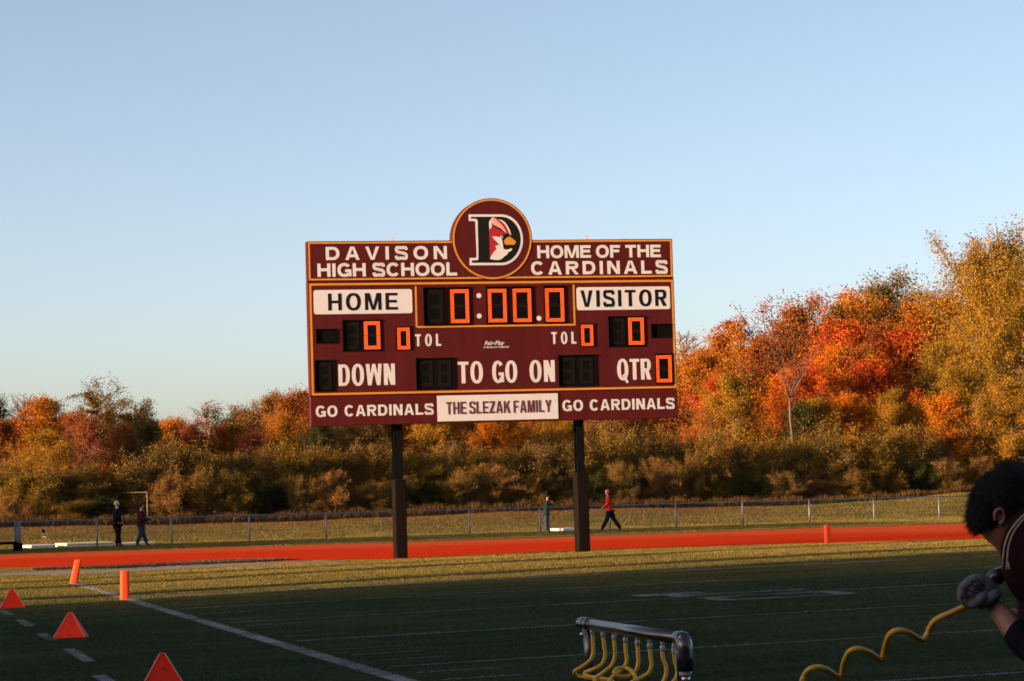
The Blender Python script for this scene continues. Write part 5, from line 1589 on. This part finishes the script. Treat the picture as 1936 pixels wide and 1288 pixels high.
# jersey
def mat_jersey():
    k = N('maroon_knit_jersey'); tc = k.n('ShaderNodeTexCoord').outputs['Object']
    w = k.n('ShaderNodeTexWave', bands_direction='Z'); w.inputs['Scale'].default_value = 45; w.inputs['Distortion'].default_value = .4; k.l(tc, w.inputs['Vector'])
    k.l(k.mix(k.ramp(w.outputs['Fac'], [(.3, 0.0), (.6, 1.0)]), (.010, .0022, .0040), (.022, .0045, .0085)), k.b.inputs['Base Color'])
    k.b.inputs['Specular IOR Level'].default_value = .05; k.b.inputs['Roughness'].default_value = .8; k.bump(w.outputs['Fac'], .4, .004); return k.m
M_JER = mat_jersey(); M_NAVY = cloth('navy_undershirt', (.006, .007, .011)); M_TRIM = plain('cream_trim', (.40, .34, .25), .7, var=.05)
jm = merge_remesh([ellipsoid(A(1996, 1054, 6.12), (.137, .13, .150), 0, 24), ellipsoid(A(2060, 1110, 6.28), (.17, .20, .22), math.radians(-30), 24), ellipsoid(A(2090, 1290, 6.28), (.175, .155, .24), math.radians(-8), 24), ellipsoid(A(2040, 1060, 6.44), (.13, .12, .14), 0, 20)], .009, 4)
jm.name = 'jersey'; jersey = link('jersey', jm, M_JER, ath, True)
for off, rad in ((0, .0026), (.0105, .0020)):
    tp = [(1958, 955), (1940, 970), (1922, 988), (1908, 1008), (1900, 1030), (1896.5, 1055), (1895, 1078)]
    pts = []
    for (x, y) in tp:
        x += off * 737; q_ = 1 - ((x - 1996) / 101) ** 2 - ((y - 1054) / 110.5) ** 2
        pts.append(A(x, y, 6.12 - .133 * math.sqrt(max(q_, 0)) - .004))
    mb = MB(); mb.tube(catmull(pts, 5), rad, 6); mb.build('collar_trim', M_TRIM, jersey, True)
mb = MB(); v, f = ellipsoid(A(1907, 1069, 6.05), (.003, .003, .011), math.radians(10), 8); mb.add(v, f); mb.build('chest_mark', M_TRIM, jersey, True)
skin_obj('undershirt_sleeve', [(A(1990, 1075, 6.06), .078), (A(1972, 1252, 6.00), .062), (A(1934, 1206, 6.06), .052), (A(1912, 1178, 6.08), .040)], [(0, 1), (1, 2), (2, 3)], M_NAVY, ath, 2)
skin_obj('undershirt_sleeve', [(A(2050, 1080, 6.46), .075), (A(2040, 1260, 6.56), .060), (A(1945, 1190, 6.46), .045)], [(0, 1), (1, 2)], M_NAVY, ath, 2)
skin_obj('trousers', [(A(2110, 1400), (.175, .135)), (A(2115, 1450, 6.17), .11), (A(2100, 1720, 6.12), .075), (A(2122, 1940, 6.15), .06), (A(2120, 1450, 6.37), .11), (A(2130, 1720, 6.42), .075), (A(2180, 1940, 6.42), .06)], [(0, 1), (1, 2), (2, 3), (0, 4), (4, 5), (5, 6)], M_NAVY, ath, 1)
for (x, dy) in ((2122, -.12), (2182, .15)):
    b = foot(x, dy); skin_obj('shoe', [(b + Vector((.04, 0, 0)), .05), (b + Vector((-.08, 0, -.01)), .048), (b + Vector((-.19, 0, -.02)), .036)], [(0, 1), (1, 2)], M_SHOE, ath, 1)
# gloved hand round the hose
M_GLOVE = plain('grey_glove_knit', (.085, .085, .108), .75, var=.15, scale=40, bump=.3, bscale=120)
M_GLOVED = plain('black_glove_palm', (.015, .015, .018), .6, var=.1); M_CUFF = plain('pale_glove_cuff', (.14, .14, .18), .8, var=.1)
parts = [ellipsoid(A(1857, 1113, 6.10), (.042, .030, .034), math.radians(-40), 18), ellipsoid(A(1843, 1106, 6.095), (.032, .032, .026), math.radians(35), 16), ellipsoid(A(1836, 1119, 6.10), (.024, .036, .024), 0, 14)]
fing = []
gm_, ge_ = [], []
meshes = list(parts)
def chain(nodes):
    me = bpy.data.meshes.new('tmp'); me.from_pydata([n[0] for n in nodes], [(i, i + 1) for i in range(len(nodes) - 1)], [])
    o = bpy.data.objects.new('tmp', me); C.objects.link(o); o.modifiers.new('s', 'SKIN')
    for i, n in enumerate(nodes):
        me.skin_vertices[0].data[i].radius = (n[1], n[1]); me.skin_vertices[0].data[i].use_root = (i == 0)
    s = o.modifiers.new('u', 'SUBSURF'); s.levels = s.render_levels = 2
    bpy.context.view_layer.update()
    out = bpy.data.meshes.new_from_object(o.evaluated_get(bpy.context.evaluated_depsgraph_get())); bpy.data.objects.remove(o)
    return out
for i, (dx, dy, dY, ln) in enumerate(((0, 0, .0, .95), (-3, -2, .020, 1.08), (-1, -3, .041, 1.0), (5, -2, .060, .82))):
    Yf = 6.075 + dY
    fn = [(A(1852 + dx, 1100 + dy, Yf), .0115), (A(1834 + dx, 1098 + dy, Yf), .0115), (A(1820 + dx - 4 * (ln - 1), 1114 + dy, Yf), .0105), (A(1818 + dx, 1132 + dy * .5, Yf), .0100), (A(1831 + dx, 1145, Yf), .0095), (A(1841 + dx * .5, 1137, Yf), .0085)]
    meshes.append(chain(fn))
th_ = [(A(1862, 1122, 6.075), .013), (A(1852, 1138, 6.062), .0115), (A(1838, 1146, 6.07), .0105), (A(1827, 1141, 6.085), .009)]
meshes.append(chain(th_))
gmesh = merge_remesh(meshes, .0032, 2); gmesh.name = 'glove'
glove = link('glove', gmesh, M_GLOVE, ath, True)
cdir = (A(1893, 1163, 6.095) - A(1862, 1122, 6.11)).normalized()
c0 = A(1866, 1128, 6.105)
mb = MB(); mb.tube([c0 - cdir * .006, c0, c0 + cdir * .014, c0 + cdir * .020], [.033, .0365, .0355, .031], 24); mb.build('cuff', M_CUFF, glove, True)
def patch(pts_, m, nm, Yp=6.055):
    mb = MB(); pp = [A(x, y, Yp) for x, y in pts_]; mb.tube(catmull(pp, 4), .0018, 6); return mb.build(nm, m, glove, True)
# piping and curled mark printed on the back of the glove
def on_glove(x, y):
    """nearest point of the glove's front along the viewing ray"""
    d = ray(x, y).normalized(); o = Vector((0, 0, CAMH)) - ao
    from mathutils.bvhtree import BVHTree
    global _bvh
    if '_bvh' not in globals():
        bm = bmesh.new(); bm.from_mesh(gmesh); _bvh = BVHTree.FromBMesh(bm); bm.free()
    h = _bvh.ray_cast(o, d)
    return (h[0] - d * .0006) if h[0] is not None else A(x, y, 6.06)
def printed(pts_, r_, nm):
    mb = MB(); mb.tube([on_glove(p.x, p.y) for p in catmull([(x, y, 0) for x, y in pts_], 5)], r_, 6); mb.build(nm, M_GLOVED, glove, True)
Q = lambda x, y: (1790 + x / 5.65, 1060 + y / 5.65)
printed([Q(300, 165), Q(355, 225), Q(405, 285)], .0022, 'piping')
printed([Q(160, 285), Q(230, 310), Q(320, 345), Q(405, 285)], .0022, 'piping')
printed([Q(325, 225), Q(290, 215), Q(265, 245), Q(285, 280), Q(330, 255), Q(345, 270), Q(310, 300), Q(285, 300)], .0019, 'curled_mark')
printed([Q(150, 385), Q(165, 400), Q(180, 410)], .0032, 'knuckle_patch')
